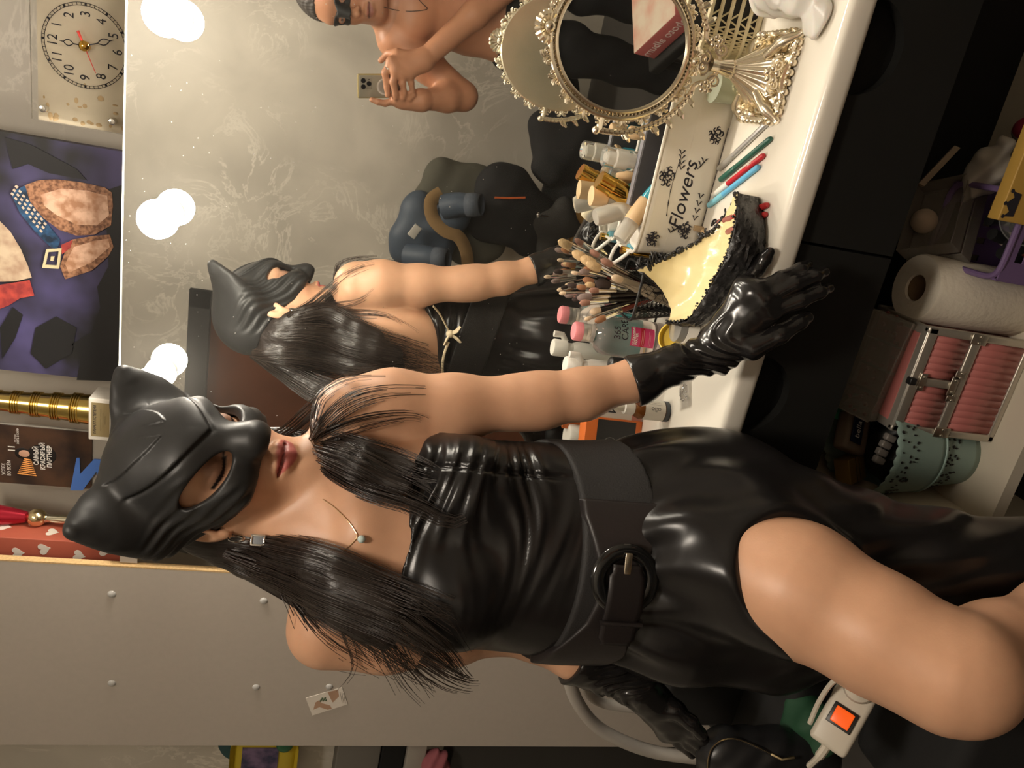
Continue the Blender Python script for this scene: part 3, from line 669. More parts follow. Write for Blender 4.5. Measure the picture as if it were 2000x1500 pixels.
for q,rad,n,core in GD:
    ns=15; s=spline(np.concatenate([q,np.array(rad)[:,None]],1),ns); c=s[:,:3]; t=np.gradient(c,axis=0); t/=np.linalg.norm(t,axis=1)[:,None]+1e-9
    a0=np.array([.3,-.5,.2]); u=a0-t*(t@a0)[:,None]; u/=np.linalg.norm(u,axis=1)[:,None]; v=np.cross(t,u)
    for k in range(n):
        an=R_.uniform(0,2*PI); rr=math.sqrt(R_.uniform(.3 if core else 0,1.15)); dr=R_.normal(0,.5)*np.linspace(0,1,ns); st=R_.uniform(0,.03); en=R_.uniform(.55,1.0)
        A=an+dr; off=(u*np.cos(A)[:,None]+v*np.sin(A)[:,None])*(s[:,3]*rr)[:,None]; wv=.0025*np.sin(np.linspace(0,R_.uniform(3,9),ns)+an)[:,None]*u
        L=c+off+wv; i0=int(st*ns); i1=max(i0+4,int(en*ns)); L=L[i0:i1]-WB
        wd=R_.uniform(.0004,.0010); g.tube(L,[wd*(1-.8*i/(len(L)-1))+.0001 for i in range(len(L))],3,cap=False)
g.build('loose_hair_strands',mat('hair_strand',(.03,.02,.015),.33,spec=.7),woman,clean=False,ang=180)

# cream lacing of the bodice at the back (seen reflected)
lp_=[march(CL,a,b,True,.004) for a,b in ((846,598),(858,612),(869,632),(879,652))]; lp_=[q-WB for q in lp_ if q is not None]
if len(lp_)>2:
    MLC=mat('cream_ribbon',(.66,.54,.36),.6); g=G(); g.tube(spline(lp_,16),.0048,8,flat=.35); kn=V(lp_[-1]); bt=g.build('bodice_tie',MLC,woman); g=G()
    g.ball(kn,.009,12,8); 
    for dx,dz in ((-.02,.006),(-.012,-.016),(.016,-.012)): g.tube([kn,kn+Vector((dx*.6,.006,dz)),kn+Vector((dx*1.3,.004,dz*1.6))],[.005,.006,.004],8,flat=.5)
    g.build('knot',MLC,bt)
    e=[march(CL,a,b,True,.003) for a,b in ((876,668),(868,690),(864,715),(866,740))]; e=[q-WB for q in e if q is not None]
    if len(e)>2: g=G(); g.tube(spline(e,14),.003,6); g.build('cord',MLC,bt)
# ================================================================ things on the worktop
MGOLD=mat('champagne_metal',(.88,.79,.62),.27,1,noise=.08,nscale=40)
MGLASS=mat('clear_plastic',(.93,.93,.9),.06,trans=.92,ior=1.3); MFROST=mat('frosted_plastic',(.92,.89,.82),.28,trans=.75,ior=1.2)
MWHP=mat('white_plastic',(.8,.77,.7),.35); MWOOD=mat('pale_wood',(.62,.43,.24),.5,noise=.2,nscale=30,aniso=None); MBLKP=mat('black_plastic',(.015,.015,.015),.35)
MYG=mat('polished_gold',(.75,.45,.09),.12,1); MBLUE=mat('blue_glass',(.10,.58,.72),.08,trans=.45,ior=1.35); MINK=mat('black_ink',(.02,.018,.025),.7)
MSTEEL=mat('chrome',(.75,.74,.72),.16,1)
def ez(a,b=None): return Matrix.Translation(V(a))
# ---- oval table mirror
oc=np.array([.115,-.188,.979]); tlt=.10
om=thing('table_mirror','ornate champagne metal oval table mirror on scrolled foot beside the flower tray','mirror',(oc[0],oc[1],CZ))
MT=Matrix.Translation((0,0,oc[2]-CZ))@Matrix.Rotation(PI/2+tlt,4,'X')   # local xy -> mirror plane, +z towards the camera
ra,rb=.086,.097
g=G(); g.X=MT; g.lathe([(1,-.003),(1,0)],64,None,ra,rb); g.build('glass',mirror_mat('small_mirror_glass',.25),om,smooth=False)
def ell(t,k=0): return Vector(((ra+k)*math.cos(t),(rb+k)*math.sin(t),0))
fr=G(); fr.X=MT
for k,r,z in ((.002,.0028,.002),(.0105,.0035,.001)): fr.tube([ell(2*PI*i/96,k)+Vector((0,0,z)) for i in range(96)],r,8,closed=True)
fr.lathe([(1,-.006),(1,-.002)],64,None,ra+.011,rb+.011)
for i in range(110):
    p=ell(2*PI*i/110,.0062)+Vector((0,0,.002)); fr.ball(p,.0019,6,4)
fo=fr.build('frame',MGOLD,om)
def scroll(g,c,x,y,R,turn=1.4,r=.0018,hand=1,n=18):
    pts=[]
    for i in range(n):
        t=i/(n-1); a=turn*2*PI*t*hand; q=R*(1-.82*t); pts.append(Vector(c)+x*(q*math.cos(a)-R)+y*(q*math.sin(a)))
    g.tube(pts,[r*(1-.4*i/(n-1)) for i in range(n)],6); g.ball(pts[-1],r*1.25,6,5)
og=G(); og.X=MT
for i in range(44):
    t=2*PI*i/44; 
    if abs(((t-PI/2+PI)%(2*PI))-PI)<.2 or abs(((t+PI/2+PI)%(2*PI))-PI)<.2: continue
    p=ell(t,.0125); nn=Vector((math.cos(t),math.sin(t),0)); tt=Vector((-nn.y,nn.x,0)); h=1 if i%2 else -1
    scroll(og,p+nn*.009,nn,tt*h,.0062,1.2,.0019,1,14)
    og.tube([p+tt*h*.006,p+nn*.005+tt*h*.007,p+nn*.010+tt*h*.003],[.0022,.0022,.0016],6)
for ang,s in ((PI/2,1.15),(-PI/2,1.0)):
    p=ell(ang,.013); nn=Vector((0,math.sin(ang),0)); tt=Vector((1,0,0)); og.ball(p+nn*.002+Vector((0,0,.004)),.0075*s,14,9)
    for k in range(11):
        a=-1.7+3.4*k/10; d=nn*math.cos(a)+tt*math.sin(a); og.tube([p+d*.007*s,p+d*.014*s+Vector((0,0,.003)),p+d*.0185*s],[.0024,.0042,.003],8)
    for h in (-1,1):
        scroll(og,p+tt*h*.030+nn*.006,nn,tt*h,.009,1.3,.0024); scroll(og,p+tt*h*.043,nn,tt*-h,.007,1.2,.002)
og.build('frame_ornament',MGOLD,om)
yk=G(); zc=oc[2]-CZ
for h in (-1,1):
    arc=[Vector((h*(ra+.030)*math.cos(t),0,zc+.004+(rb+.030)*math.sin(t))) for t in np.linspace(.04,-1.2,22)]
    yk.tube(arc,[.0042]*22,8); yk.ball(arc[0]+Vector((h*.001,0,.004)),.006,10,8)
    for q in arc[1::1]: yk.ball(q,.0049,6,4)
    yk.tube([arc[0],arc[0]-Vector((h*.02,0,0))],.0045,8)
    for k,q in enumerate(arc[5::3]):
        o=Vector((h,0,0))*.6+Vector((0,0,-.6)); scroll(yk,q+o*.010,o.normalized(),Vector((0,0,1)) if k%2 else Vector((h,0,0)),.007,1.3,.0021)
        yk.tube([q,q+o*.012+Vector((0,-.003,0)),q+o*.019],[.003,.0042,.002],7)
    e=arc[-1]; yk.tube(spline([e,Vector((h*.03,0,e.z-.004)),Vector((h*.022,0,e.z-.022)),Vector((h*.006,0,.085))],14),[.004]*14,8)
    scroll(yk,Vector((h*.034,-.002,.088)),Vector((h,0,0)),Vector((0,0,1)),.012,1.4,.0026); scroll(yk,Vector((h*.016,-.002,.11)),Vector((h,0,0)),Vector((0,0,-1)),.010,1.4,.0024)
    for k in range(5):
        a=k*2*PI/5; yk.ball(Vector((h*.03+.006*math.cos(a),-.004,.10+.006*math.sin(a))),(.0042,.003,.0042),8,6)
yk.build('yoke',MGOLD,om)
bs=G(); n=40; prof=[(.0095,.098),(.0088,.085),(.011,.074),(.0125,.068),(.0118,.064),(.019,.052),(.030,.036),(.044,.02),(.056,.010),(.058,.004)]
def flute(u,v):
    i=u*(len(prof)-1); k=min(int(i),len(prof)-2); w_=i-k; r=prof[k][0]*(1-w_)+prof[k+1][0]*w_; z=prof[k][1]*(1-w_)+prof[k+1][1]*w_; a=2*PI*v
    r*=1+.06*math.sin(a*16)*min(1,u*2)+.16*abs(math.sin(2*a))**3*max(0,u-.5); return (r*math.cos(a),r*math.sin(a)*1.0,z)
bs.grid(flute,40,128,False,True)
for k in range(4):
    a=PI/4+k*PI/2; d=Vector((math.cos(a),math.sin(a),0)); s_=Vector((-d.y,d.x,0))
    bs.tube(spline([d*.034+Vector((0,0,.030)),d*.060+Vector((0,0,.022)),d*.076+Vector((0,0,.008)),d*.084+Vector((0,0,.004))],14),[.007,.007,.0075,.008,.0085,.0085,.008,.0075,.007,.0065,.006,.0055,.005,.0045],10)
    for h in (-1,1): scroll(bs,d*.074+s_*h*.012+Vector((0,0,.012)),d,s_*h,.008,1.3,.0025); scroll(bs,d*.05+s_*h*.012+Vector((0,0,.026)),Vector((0,0,1)),s_*h,.008,1.3,.0024)
    b=k*PI/2; d=Vector((math.cos(b),math.sin(b),0)); s_=Vector((-d.y,d.x,0))
    bs.tube([d*.056+s_*t+Vector((0,0,.007+.006*math.cos(t*60))) for t in np.linspace(-.052,.052,20)],[.0046]*20,8)
    for t in np.linspace(-.045,.045,8): bs.ball(d*.060+s_*t+Vector((0,0,.007)),(.0055,.0055,.006),8,6)
    for j in range(5): q=2*PI*j/5; bs.ball(d*.052+s_*(.0075*math.cos(q))+Vector((0,0,.028+.0075*math.sin(q))),.0058,8,6)
    for h in (-1,1): scroll(bs,d*.054+s_*h*.024+Vector((0,0,.024)),s_*h,Vector((0,0,1)),.010,1.4,.0027)
bs.build('foot',MGOLD,om)
# ---- flower tray
MTRAY=mat('white_tin',(.74,.70,.61),.32,noise=.03)
tx0,tx1=-.18,.13; tr=thing('tray','white tin planter tray with black Flowers lettering and looped handle along the mirror','tray',(tx0,0,CZ))
def tp(u,v):  # stadium outline: u around, v height
    L=tx1-tx0; a=2*PI*u; yb=-.0515; hy=.043+.013*v; hx=L/2-.012+.012*v
    c,s=math.cos(a),math.sin(a); n_=.30; return Vector((L/2+hx*math.copysign(abs(c)**n_,c),yb-.004*v+hy*math.copysign(abs(s)**n_,s),.11*v))
g=G(); g.grid(lambda u,v:tp(u,v),120,10,True); g.grid(lambda u,v:tp(u,.012).lerp(Vector(((tx1-tx0)/2,-.0515,.0015)),v),120,3,True); g.build('tub',MTRAY,tr,solid=.0018)
g=G(); g.tube([tp(i/120,1) for i in range(120)],.0026,8,closed=True); g.build('rolled_rim',MTRAY,tr)
g=G()
for zz in (.55,.9): g.tube([tp(i/120,zz)*1.0 for i in range(120)],.0012,6,closed=True)
g.build('rib',MTRAY,tr)
hx=P(1208,517,z=.872)-[tx0,0,CZ]
def hloop(x,s): return [Vector(q) for q in spline([(x,-.085,.109),(x-s*.012,-.083,.118),(x-s*.03,-.066,.128),(x-s*.031,-.045,.128),(x-s*.012,-.026,.118),(x,-.022,.109)],24)]
g=G(); g.tube(hloop(.004,1),.0033,10); g.build('handle',MWHP,tr); g=G(); g.tube(hloop(tx1-tx0-.004,-1),.0033,10); g.build('handle',MWHP,tr)
def tface(x,v,off=.0012):  # frame on the slanted front
    yb=-.0515-.004*v; y=yb-(.043+.013*v); nn=Vector((0,-.11,-.017)).normalized()
    return frame(Vector((x,y,.11*v))+nn*off,nn,(1,0,0))
text('Flowers',.036,'lettering',MINK,tface(.105,.47),tr,.0003,shear=.28,sx=.95)
g=G(); R_=np.random.default_rng(5)
def rose(x,v,r):
    T=tface(x,v,.001)
    for k in range(14):
        a=k*2.4; q=r*.26*math.sqrt(k); e0=R_.uniform(0,6); rr_=r*R_.uniform(.16,.34)
        pts=[T@Vector((q*math.cos(a)+rr_*math.cos(b),q*math.sin(a)+rr_*math.sin(b),.0004)) for b in np.linspace(e0,e0+5,12)]
        g.tube(pts,[.0005+.0011*math.sin(PI*i/11)*R_.uniform(.4,1) for i in range(12)],5)
for x,v,r in ((.205,.2,.013),(.13,.82,.014),(.03,.8,.012),(.052,.30,.013)): rose(x,v,r)
def leafspray(x,v,dx,dz,n):
    T=tface(x,v,.001)
    for k in range(n):
        b=Vector((dx*k,dz*k,.0003)); 
        for h in (-1,1): g.tube([T@(b),T@(b+Vector((.004+abs(dx)*.3,h*.004,0))),T@(b+Vector((.007,h*.0065,0)))],[.0003,.0012,.0003],5)
leafspray(.145,.62,.0075,.002,4); leafspray(.052,.42,-.004,.006,3); leafspray(.07,.18,.012,0,4); leafspray(.15,.35,.006,-.004,3)
g.tube([tface(.07+.09*t,.66+.04*math.sin(3*t))@Vector((0,0,0)) for t in np.linspace(0,1,14)],[.0003+.0007*(i%3==0) for i in range(14)],5)
g.tube([tface(.02+.20*t,.02)@Vector((0,0,0)) for t in np.linspace(0,1,8)],.0005,5)
g.build('printed_flowers',MINK,tr)
# ---- bottles standing or lying in the tray
def lat(par,name,m,prof,T,n=24):
    g=G(); g.lathe(prof,n,T); return g.build(name,m,par)
def axisT(a,b): return frame(V(a),V(np.array(b)-np.array(a)))
def put(name,label,cat,a,b,group=None):
    a=np.array(a); t=thing(name,label,cat,a,group=group); return t,frame((0,0,0),V(np.array(b)-a)),float(np.linalg.norm(np.array(b)-a))
TB=CZ+.004
def inT(px,py,y): return P(px,py,y=y)
# spray with clear cap and wooden collar
top=inT(1178,305,-.065); t,T,L=put('spray_bottle','blue glass spray bottle with clear cap and pale wooden collar standing in the tray','bottle',(top[0]+.003,-.066,TB),top)
lat(t,'glass_body',MBLUE,[(.0155,0),(.0165,.004),(.0165,L-.075),(.010,L-.066)],T); lat(t,'wooden_collar',MWOOD,[(.017,L-.068),(.0185,L-.066),(.0185,L-.059),(.0165,L-.057)],T)
lat(t,'pump',MWHP,[(.009,L-.057),(.009,L-.042),(.0115,L-.042),(.0115,L-.022),(.008,L-.02),(.008,L-.008),(.006,L-.006)],T); lat(t,'clear_cap',MGLASS,[(.0165,L-.057),(.0165,L-.025),(.016,L-.002),(.014,L),(.0005,L)],T)
def wooden(label,a,b,r=.015,cap=True):
    t,T,L=put('wooden_cap_bottle',label,'bottle',a,b,'bottles lying in the flower tray')
    lat(t,'blue_tube',MBLUE,[(r*.9,0),(r*.9,L*.3)],T); lat(t,'wooden_sleeve',MWOOD,[(r*.95,L*.3),(r,L*.32),(r,L*.66),(r*.95,L*.68)],T)
    if cap: lat(t,'frosted_cap',MFROST,[(r*.93,L*.68),(r*.95,L*.97),(r*.8,L),(.0005,L)],T)
wooden('bottle with frosted cap and wooden collar leaning out left of the gold cap',inT(1240,352,-.05)*[1,1,0]+[0,0,TB+.01],inT(1163,425,-.07),.0165)
wooden('wooden bottle lying across the tray with a clear cap towards the white jar',inT(1285,360,-.085),inT(1210,468,-.105),.0145)
a,b=inT(1205,375,-.03),inT(1152,382,-.04); t,T,L=put('wooden_cap_bottle','wooden stopper standing behind the gold cap','bottle',(a[0],-.035,TB),b,'bottles lying in the flower tray'); lat(t,'glass_body',MFROST,[(.014,0),(.014,L-.03)],T); lat(t,'wooden_sleeve',MWOOD,[(.0135,L-.03),(.0155,L-.028),(.0165,L-.002),(.0005,L)],T)
b=inT(1170,350,-.06); a=np.array([b[0]+.016,-.058,TB]); t,T,L=put('gold_cap_bottle','shiny gold capped bottle leaning in the tray, tallest of its contents','bottle',a,b)
a2=inT(1245,395,-.06); T=frame(V(a2-np.array(a)),V(b-a2)); L2=float(np.linalg.norm(b-a2))
lat(t,'black_base',MBLKP,[(.0165,-.075),(.0165,.0),(.0178,.001),(.0178,.010),(.017,.011)],T); lat(t,'gold_cap',MYG,[(.017,.011),(.0172,.052),(.0165,.054),(.0155,.056),(.0155,L2-.002),(.0145,L2),(.0005,L2)],T)
p=inT(1247,462,-.07); t=thing('cream_jar','small round white jar lying in the left end of the tray','jar',(p[0],p[1],TB)); T=frame((0,0,p[2]-TB-.008),(-.15,-.2,1)); lat(t,'jar_body',MWHP,[(.0005,-.03),(.016,-.03),(.017,-.002)],T); lat(t,'lid',MWHP,[(.018,-.002),(.0182,.014),(.0165,.0165),(.0005,.0165)],T)
p=inT(1275,428,-.10); t=thing('pink_disc_stopper','pale pink round cap at the end of the black box in the tray','cap',(p[0],p[1],p[2]-.02)); lat(t,'cap_top',mat('pale_pink',(.62,.5,.45),.35),[(.0005,-.004),(.0105,-.004),(.0105,.003),(.0005,.004)],frame((0,0,.02),(-.5,-.8,.3))); lat(t,'stem',MFROST,[(.006,-.06),(.006,-.004)],frame((0,0,.02),(-.5,-.8,.3)))
p=inT(1226,490,-.062); t=thing('gold_clip_tube','small gold tube in a blue holder by the tray handle','tube',(p[0],p[1],TB)); h=p[2]-TB
lat(t,'gold_tube',MYG,[(.0065,h-.05),(.0068,h+.012),(.0005,h+.012)],frame((0,0,0),(0,0,1))); lat(t,'blue_holder',mat('sky_blue',(.2,.5,.62),.3),[(.0075,h-.06),(.010,h-.058),(.010,h-.002),(.0085,h),(.0076,h-.002)],frame((.003,.004,0),(0,0,1)))
g=G(); q0,q1=inT(1330,428,-.10),inT(1250,160,-.10)
t=thing('palette_box','dark grey oblong make-up palette box standing in the front of the tray','box',(0.0,-.0985,TB)); G().rbox((.017,.0145,.0655),(.245,.016,.127),.0015).build('case',mat('dark_grey_card',(.045,.045,.05),.5),t); G().box((.017,.0145,.1295),(.243,.0145,.002)).build('lid_edge',mat('grey_card',(.2,.2,.22),.5),t)
for k,(px,py,y,qx,qy) in enumerate(((1205,350,-.035,1262,300),(1228,258,-.05,1300,262),(1190,338,-.02,1262,372),(1200,225,-.05,1290,200),(1215,165,-.05,1290,150))):
    b=inT(px,py,y); a=inT(qx,qy,y-.01); a[2]=TB+.012; t,T,L=put('blue_tube',['clear blue tube slanting behind the spray bottle','clear blue tube just right of the spray bottle','clear blue tube lying behind the gold cap','clear blue tube seen under the oval mirror frame','clear blue tube behind the oval mirror'][k],'tube',a,b,'blue glass tubes in the tray')
    lat(t,'tube_body',MBLUE,[(.009,0),(.010,.003),(.010,L*.75),(.007,L*.8)],T); lat(t,'cap',MWOOD if k!=2 else MGLASS,[(.0095,L*.8),(.0105,L*.81),(.0105,L-.002),(.009,L)],T)
t=thing('plastic_rods','two clear plastic rods lying across the tray behind the palette box','rod',(-.06,-.045,TB+.075))
for y in (0,.006): g=G(); g.tube([(-.055,y,0),(.075,y,.002)],.0022,8); g.build('rod',MWHP,t)
# ---- pens
def pen(label,a,b,body,capm,txt=None,r=.0043,tip='pen'):
    a=P(*a,z=CZ)+[0,0,r]; b=P(*b,z=CZ)+[0,0,r]; L=float(np.linalg.norm(b-a)); t=thing(tip,label,'pen',a-[0,0,r],group='pens lying in front of the flower tray'); T=frame((0,0,r),V(b-a),(0,0,1))
    lat(t,'barrel',body,[(r*.5,0),(r*.95,.003),(r,L*.35),(r,L-.004),(r*.7,L)],T,12); lat(t,'cap',capm,[(r*1.02,L*.0+.002),(r*1.12,.004),(r*1.12,L*.32),(r*1.02,L*.325)],T,12)
    if txt: text(txt,.005,'lettering',MWHP,T@Matrix.Rotation(PI/2,4,'X')@Matrix.Rotation(PI/2,4,'Z')@Matrix.Translation((L*.75,0,r*1.02)) if 0 else T@Matrix.Translation((r*1.02,0,L*.78))@Matrix.Rotation(PI/2,4,'Y')@Matrix.Rotation(PI,4,'Z'),t,.0001)
pen('silver pen beside the foot of the oval mirror',(1408,332),(1505,240),mat('silver_pen',(.55,.54,.53),.3,.6),MFROST)
pen('dark green pencil between silver and red pens',(1411,353),(1511,271),mat('dark_green',(.02,.10,.07),.35),mat('dark_green',(0,0,0)))
pen('red felt pen with white cap end next to the blue pen',(1397,383),(1497,304),mat('crimson',(.50,.02,.03),.3),MWHP,'MILA')
pen('light blue pen nearest the cream shell',(1388,403),(1487,326),mat('sky_pen',(.13,.45,.72),.3),mat('sky_cap',(.22,.55,.68),.3))
for k,(a,b) in enumerate((((1408,436),(1505,401)),((1425,455),(1502,419)))): pen(['red lip pencil poking out from under the cream shell, upper one','red lip pencil poking out from under the cream shell, lower one'][k],a,b,mat('lip_red',(.42,.03,.03),.35),mat('lip_clear',(.6,.25,.2),.2,trans=.5),None,.0045)
a,b=P(1372,447,z=CZ),P(1398,480,z=CZ); t=thing('flat_brush','worn flat brush with pale wooden handle between tray and cream shell','brush',a); T=frame((0,0,.004),V(b-a),(0,0,1)); lat(t,'handle',MWOOD,[(.004,.012),(.004,.05)],T,10); G().rbox((0,0,.006),(.022,.008,.014),.001,frame((0,0,0),V(b-a),(0,0,1)).to_3x3()).build('bristles',mat('tan_bristle',(.45,.32,.18),.8),t)
# ---- cream shell with black crust
def rl(pts,u): return spline(pts,41)[int(round(u*40))]
far=[P(1244,528,y=-.150),P(1290,508,y=-.150),P(1330,490,y=-.155),P(1385,455,y=-.165),P(1432,402,y=-.180),P(1438,376,y=-.19)]
near=[P(1300,628,z=.800),P(1345,620,z=.800),P(1392,548,z=.806),P(1420,490,z=.810),P(1436,425,z=.805),P(1440,378,z=.795)]
sh=thing('shell_bowl','cream papier-mache shell with crusty black outside lying on the worktop before the glove','bowl',P(1400,540,z=CZ))
SB=P(1400,540,z=CZ); FA=spline(far,41); NE=spline(near,41); R_=np.random.default_rng(11)
def shell(u,v,o=0,rough=0):
    i=min(40,int(round(u*40))); a,b=FA[i],NE[i]; m=(a+b)/2; dep=.036*math.sin(PI*min(1,.12+u*.88))**.7+.008; w_=4*v*(1-v); m2=a*(1-v)+b*v
    z=max(m2[2]-dep*w_**.75, CZ+.006)-o*(.5+.5*w_); q=np.array([m2[0],m2[1],max(z,CZ+.001)]); d=nrm(np.array([b[0]-a[0],b[1]-a[1],0])); q[:2]+=d[:2]*o*(2*v-1)*1.2
    k=.0016*math.sin(u*37+v*11)*math.sin(v*23+u*9)+rough*(.5*math.sin(u*90+v*40)*math.sin(v*70-u*30)); q=q+np.array([0,0,1])*k
    if rough and v>.72: # outside wall under the near rim drops to the worktop
        pass
    return q-SB
g=G(); g.grid(lambda u,v:shell(u,v),41,24); inn=g.build('cream_lining',mat('cream_varnish',(.78,.66,.36),.22,noise=.12,nscale=14,bump=.35,bscale=22,coat=.3),sh)
SR=random.Random(4)
MCR=mat('black_crust',(.018,.017,.017),.32,bump=1.0,bscale=70,noise=.5,nscale=90)
def outer(u,v):
    i=min(40,int(round(u*40))); b=NE[i]; a=FA[i]; d=nrm(np.array([b[0]-a[0],b[1]-a[1],0])); h=b[2]-CZ; bul=.020*math.sin(PI*min(1,u*1.1))
    q=np.array([b[0],b[1],b[2]])+d*(.003+bul*math.sin(v*2.2)-.030*v*v)+np.array([0,0,-h*v*.99])+np.array([0,0,.0025*math.sin(u*140+v*9)*math.sin(v*31+u*20)])*(v>0)*(v<1); q=q+d*.0028*math.sin(u*170)*math.sin(v*40+u*60); return q-SB
g=G(); g.grid(outer,41,16); 
def outer2(u,v):
    i=min(40,int(round(u*40))); a=FA[i]; b=NE[i]; d=nrm(np.array([a[0]-b[0],a[1]-b[1],0])); h=a[2]-CZ; return a+d*(.003+.002*v)+np.array([0,0,-h*v*.99])-SB
g.grid(outer2,41,10)
g.grid(lambda u,v:(shell(0,u)*(1-v)+np.array([*(shell(0,u)[:2]+np.array([-.001,0])),.001])*v)-np.array([.0015,0,.001]),16,8); g.build('black_crust',MCR,sh,solid=.002)
for E_,dn in ((NE,1),(FA,0)):
    g=G()
    for i in range(0,40):
        p=E_[i]-SB; q=E_[i+1]-SB
        if dn==0 and i<7: continue
        for j in range(2): c=p+(q-p)*R_.uniform(0,1); g.ball(V(c+R_.normal(0,.0012,3)),(R_.uniform(.002,.0045) if dn==0 else R_.uniform(.0012,.0024),)*3,7,5)
    if dn: g.build('crust_beads',MCR,sh)
for j in range(34):   # curled crust knot at the far left corner and along the far rim
    u0=R_.uniform(.08,.26) if j<24 else R_.uniform(.4,.9); p=FA[int(u0*40)]-SB+np.array([R_.normal(0,.004),.006+R_.normal(0,.003),R_.uniform(-.004,.010) if j<24 else R_.uniform(-.01,.002)]); s_=.007 if j<24 else .005
    pts=[p+s_*np.array([math.cos(a*1.3),.5*math.sin(a*2.1+j),math.sin(a+j)]) for a in np.linspace(0,5,14)]; g.tube(pts,.0017,6)
g.build('crust_ornament',MCR,sh)
# ---- brush holder with brushes
hc=np.array([-.243,-.083,CZ]); bh=thing('brush_holder','black wire-mesh pot full of make-up brushes beside the cleansing water','holder',hc)
MMESH=mat('black_wire',(.02,.02,.02),.4,.3)
def hp_(u,v):
    a=2*PI*u; c,s=math.cos(a),math.sin(a); k=.62+.38*v; return Vector((.047*k*math.copysign(abs(c)**.35,c),.043*k*math.copysign(abs(s)**.35,s),.094*v))
g=G()
for i in range(72):
    for h in (-1,1): g.tube([hp_((i+h*6*v)/72,v) for v in np.linspace(0,1,8)],.0005,4,cap=False)
g.build('wire_mesh',MMESH,bh,clean=False,ang=180); g=G(); g.tube([hp_(i/60,1) for i in range(60)],.0024,8,closed=True); g.build('rim',MMESH,bh); g=G(); g.tube([hp_(i/60,0) for i in range(60)],.0018,8,closed=True); g.build('base_ring',MMESH,bh); g=G(); g.grid(lambda u,v:hp_(u,0)*(1-v)+Vector((0,0,.001))*v,40,3,True); g.build('bottom',MMESH,bh)
TAN=mat('tan_bristle2',(.55,.38,.2),.85,bump=.5,bscale=200); BRN=mat('brown_bristle',(.28,.13,.06),.85); GRY=mat('grey_bristle',(.22,.16,.14),.85); PNK=mat('pink_brown_bristle',(.33,.17,.12),.85); DKB=mat('dark_bristle',(.04,.025,.02),.85); PAL=mat('pale_bristle',(.66,.5,.34),.8)
MROSE=mat('rose_metal',(.62,.54,.49),.2,1); MDH=mat('dark_handle',(.014,.010,.009),.25,coat=.4); MBR=mat('maroon_handle',(.14,.03,.02),.25,coat=.4); MLH=mat('pale_handle',(.38,.31,.22),.4)
BR=[(1092,573,-.06,PAL,MWHP,MSTEEL,.0035,'thin white-handled brush standing tallest'),(1118,492,-.05,TAN,MLH,MSTEEL,.0085,'fluffy tan brush, highest of three'),(1134,503,-.06,TAN,MLH,MSTEEL,.009,'fluffy tan brush in the middle of three'),(1146,513,-.09,TAN,MLH,MSTEEL,.008,'fluffy tan brush lowest of three, nearest the rim'),(1152,489,-.05,PNK,MLH,MSTEEL,.0055,'small pink-brown round brush near the tray handle'),(1174,507,-.08,PNK,MDH,MROSE,.0065,'pink-brown dome brush with polished ferrule'),(1140,523,-.08,BRN,MLH,MSTEEL,.005,'orange-brown round brush behind the maroon handle'),(1132,529,-.09,GRY,MBR,MSTEEL,.005,'grey brush with maroon glossy handle'),(1115,532,-.05,PAL,MDH,MSTEEL,.0035,'slim pale brush pointing to the mirror'),(1108,556,-.05,DKB,MDH,MFROST,.005,'clear flat-ended brush'),(1195,541,-.115,PAL,MLH,MLH,.0065,'pale round sponge brush leaning over the front rim'),(1163,551,-.09,DKB,MDH,MSTEEL,.0085,'wide dark brown brush'),(1143,555,-.08,TAN,MDH,MROSE,.005,'narrow tan brush with rose ferrule'),(1151,567,-.10,PNK,MDH,MROSE,.005,'pink brush with long rose ferrule'),(1124,579,-.07,DKB,MDH,MSTEEL,.006,'dark round brush'),(1128,582,-.09,GRY,MDH,MROSE,.0075,'grey-pink flat brush with wide ribbed ferrule'),(1132,592,-.10,PNK,MDH,MSTEEL,.0055,'pink-tipped brush with square chrome ferrule'),(1102,577,-.05,GRY,MDH,MROSE,.005,'grey ball brush behind'),(1117,585,-.04,DKB,MDH,MSTEEL,.004,'dark spoolie brush'),(1152,610,-.09,PAL,MDH,MDH,.006,'black brush with pale green end leaning to the pink-capped bottle'),(1141,625,-.10,PAL,MSTEEL,MSTEEL,.004,'silver pencil brush leaning over the cleansing water'),(1162,628,-.11,BRN,MBR,MSTEEL,.006,'short brown flat brush leaning out at the left'),(1126,560,-.06,BRN,MDH,MSTEEL,.005,'brown angled brush'),(1138,545,-.06,BRN,MDH,MSTEEL,.006,'brown shading brush behind the maroon handle')]
R_=np.random.default_rng(21)
for px,py,y,tipm,hm,fm,r,lab in BR:
    b=P(px,py,y=y); d0=b-hc; a=hc+np.array([-d0[0]*.25+R_.normal(0,.008),-(d0[1])*.25+R_.normal(0,.006),.004]); a[0]=np.clip(a[0],hc[0]-.02,hc[0]+.02); a[1]=np.clip(a[1],hc[1]-.018,hc[1]+.018)
    t,T,L=put('makeup_brush',lab+' in the black mesh pot','brush',a,b,'make-up brushes in the black mesh pot'); tl_=min(r*3.2,.026)
    lat(t,'handle',hm,[(.0012,0),(.0032,.01),(.0042,L*.45),(min(r*.75,.004),L-tl_-.034)],T,10); lat(t,'ferrule',fm,[(min(r*.75,.004),L-tl_-.034),(r*.72,L-tl_-.03),(r*.85,L-tl_)],T,12)
    lat(t,'bristles',tipm,[(r*.8,L-tl_),(r*1.02,L-tl_*.6),(r*.85,L-tl_*.2),(r*.3,L),(.0003,L)],T,12)
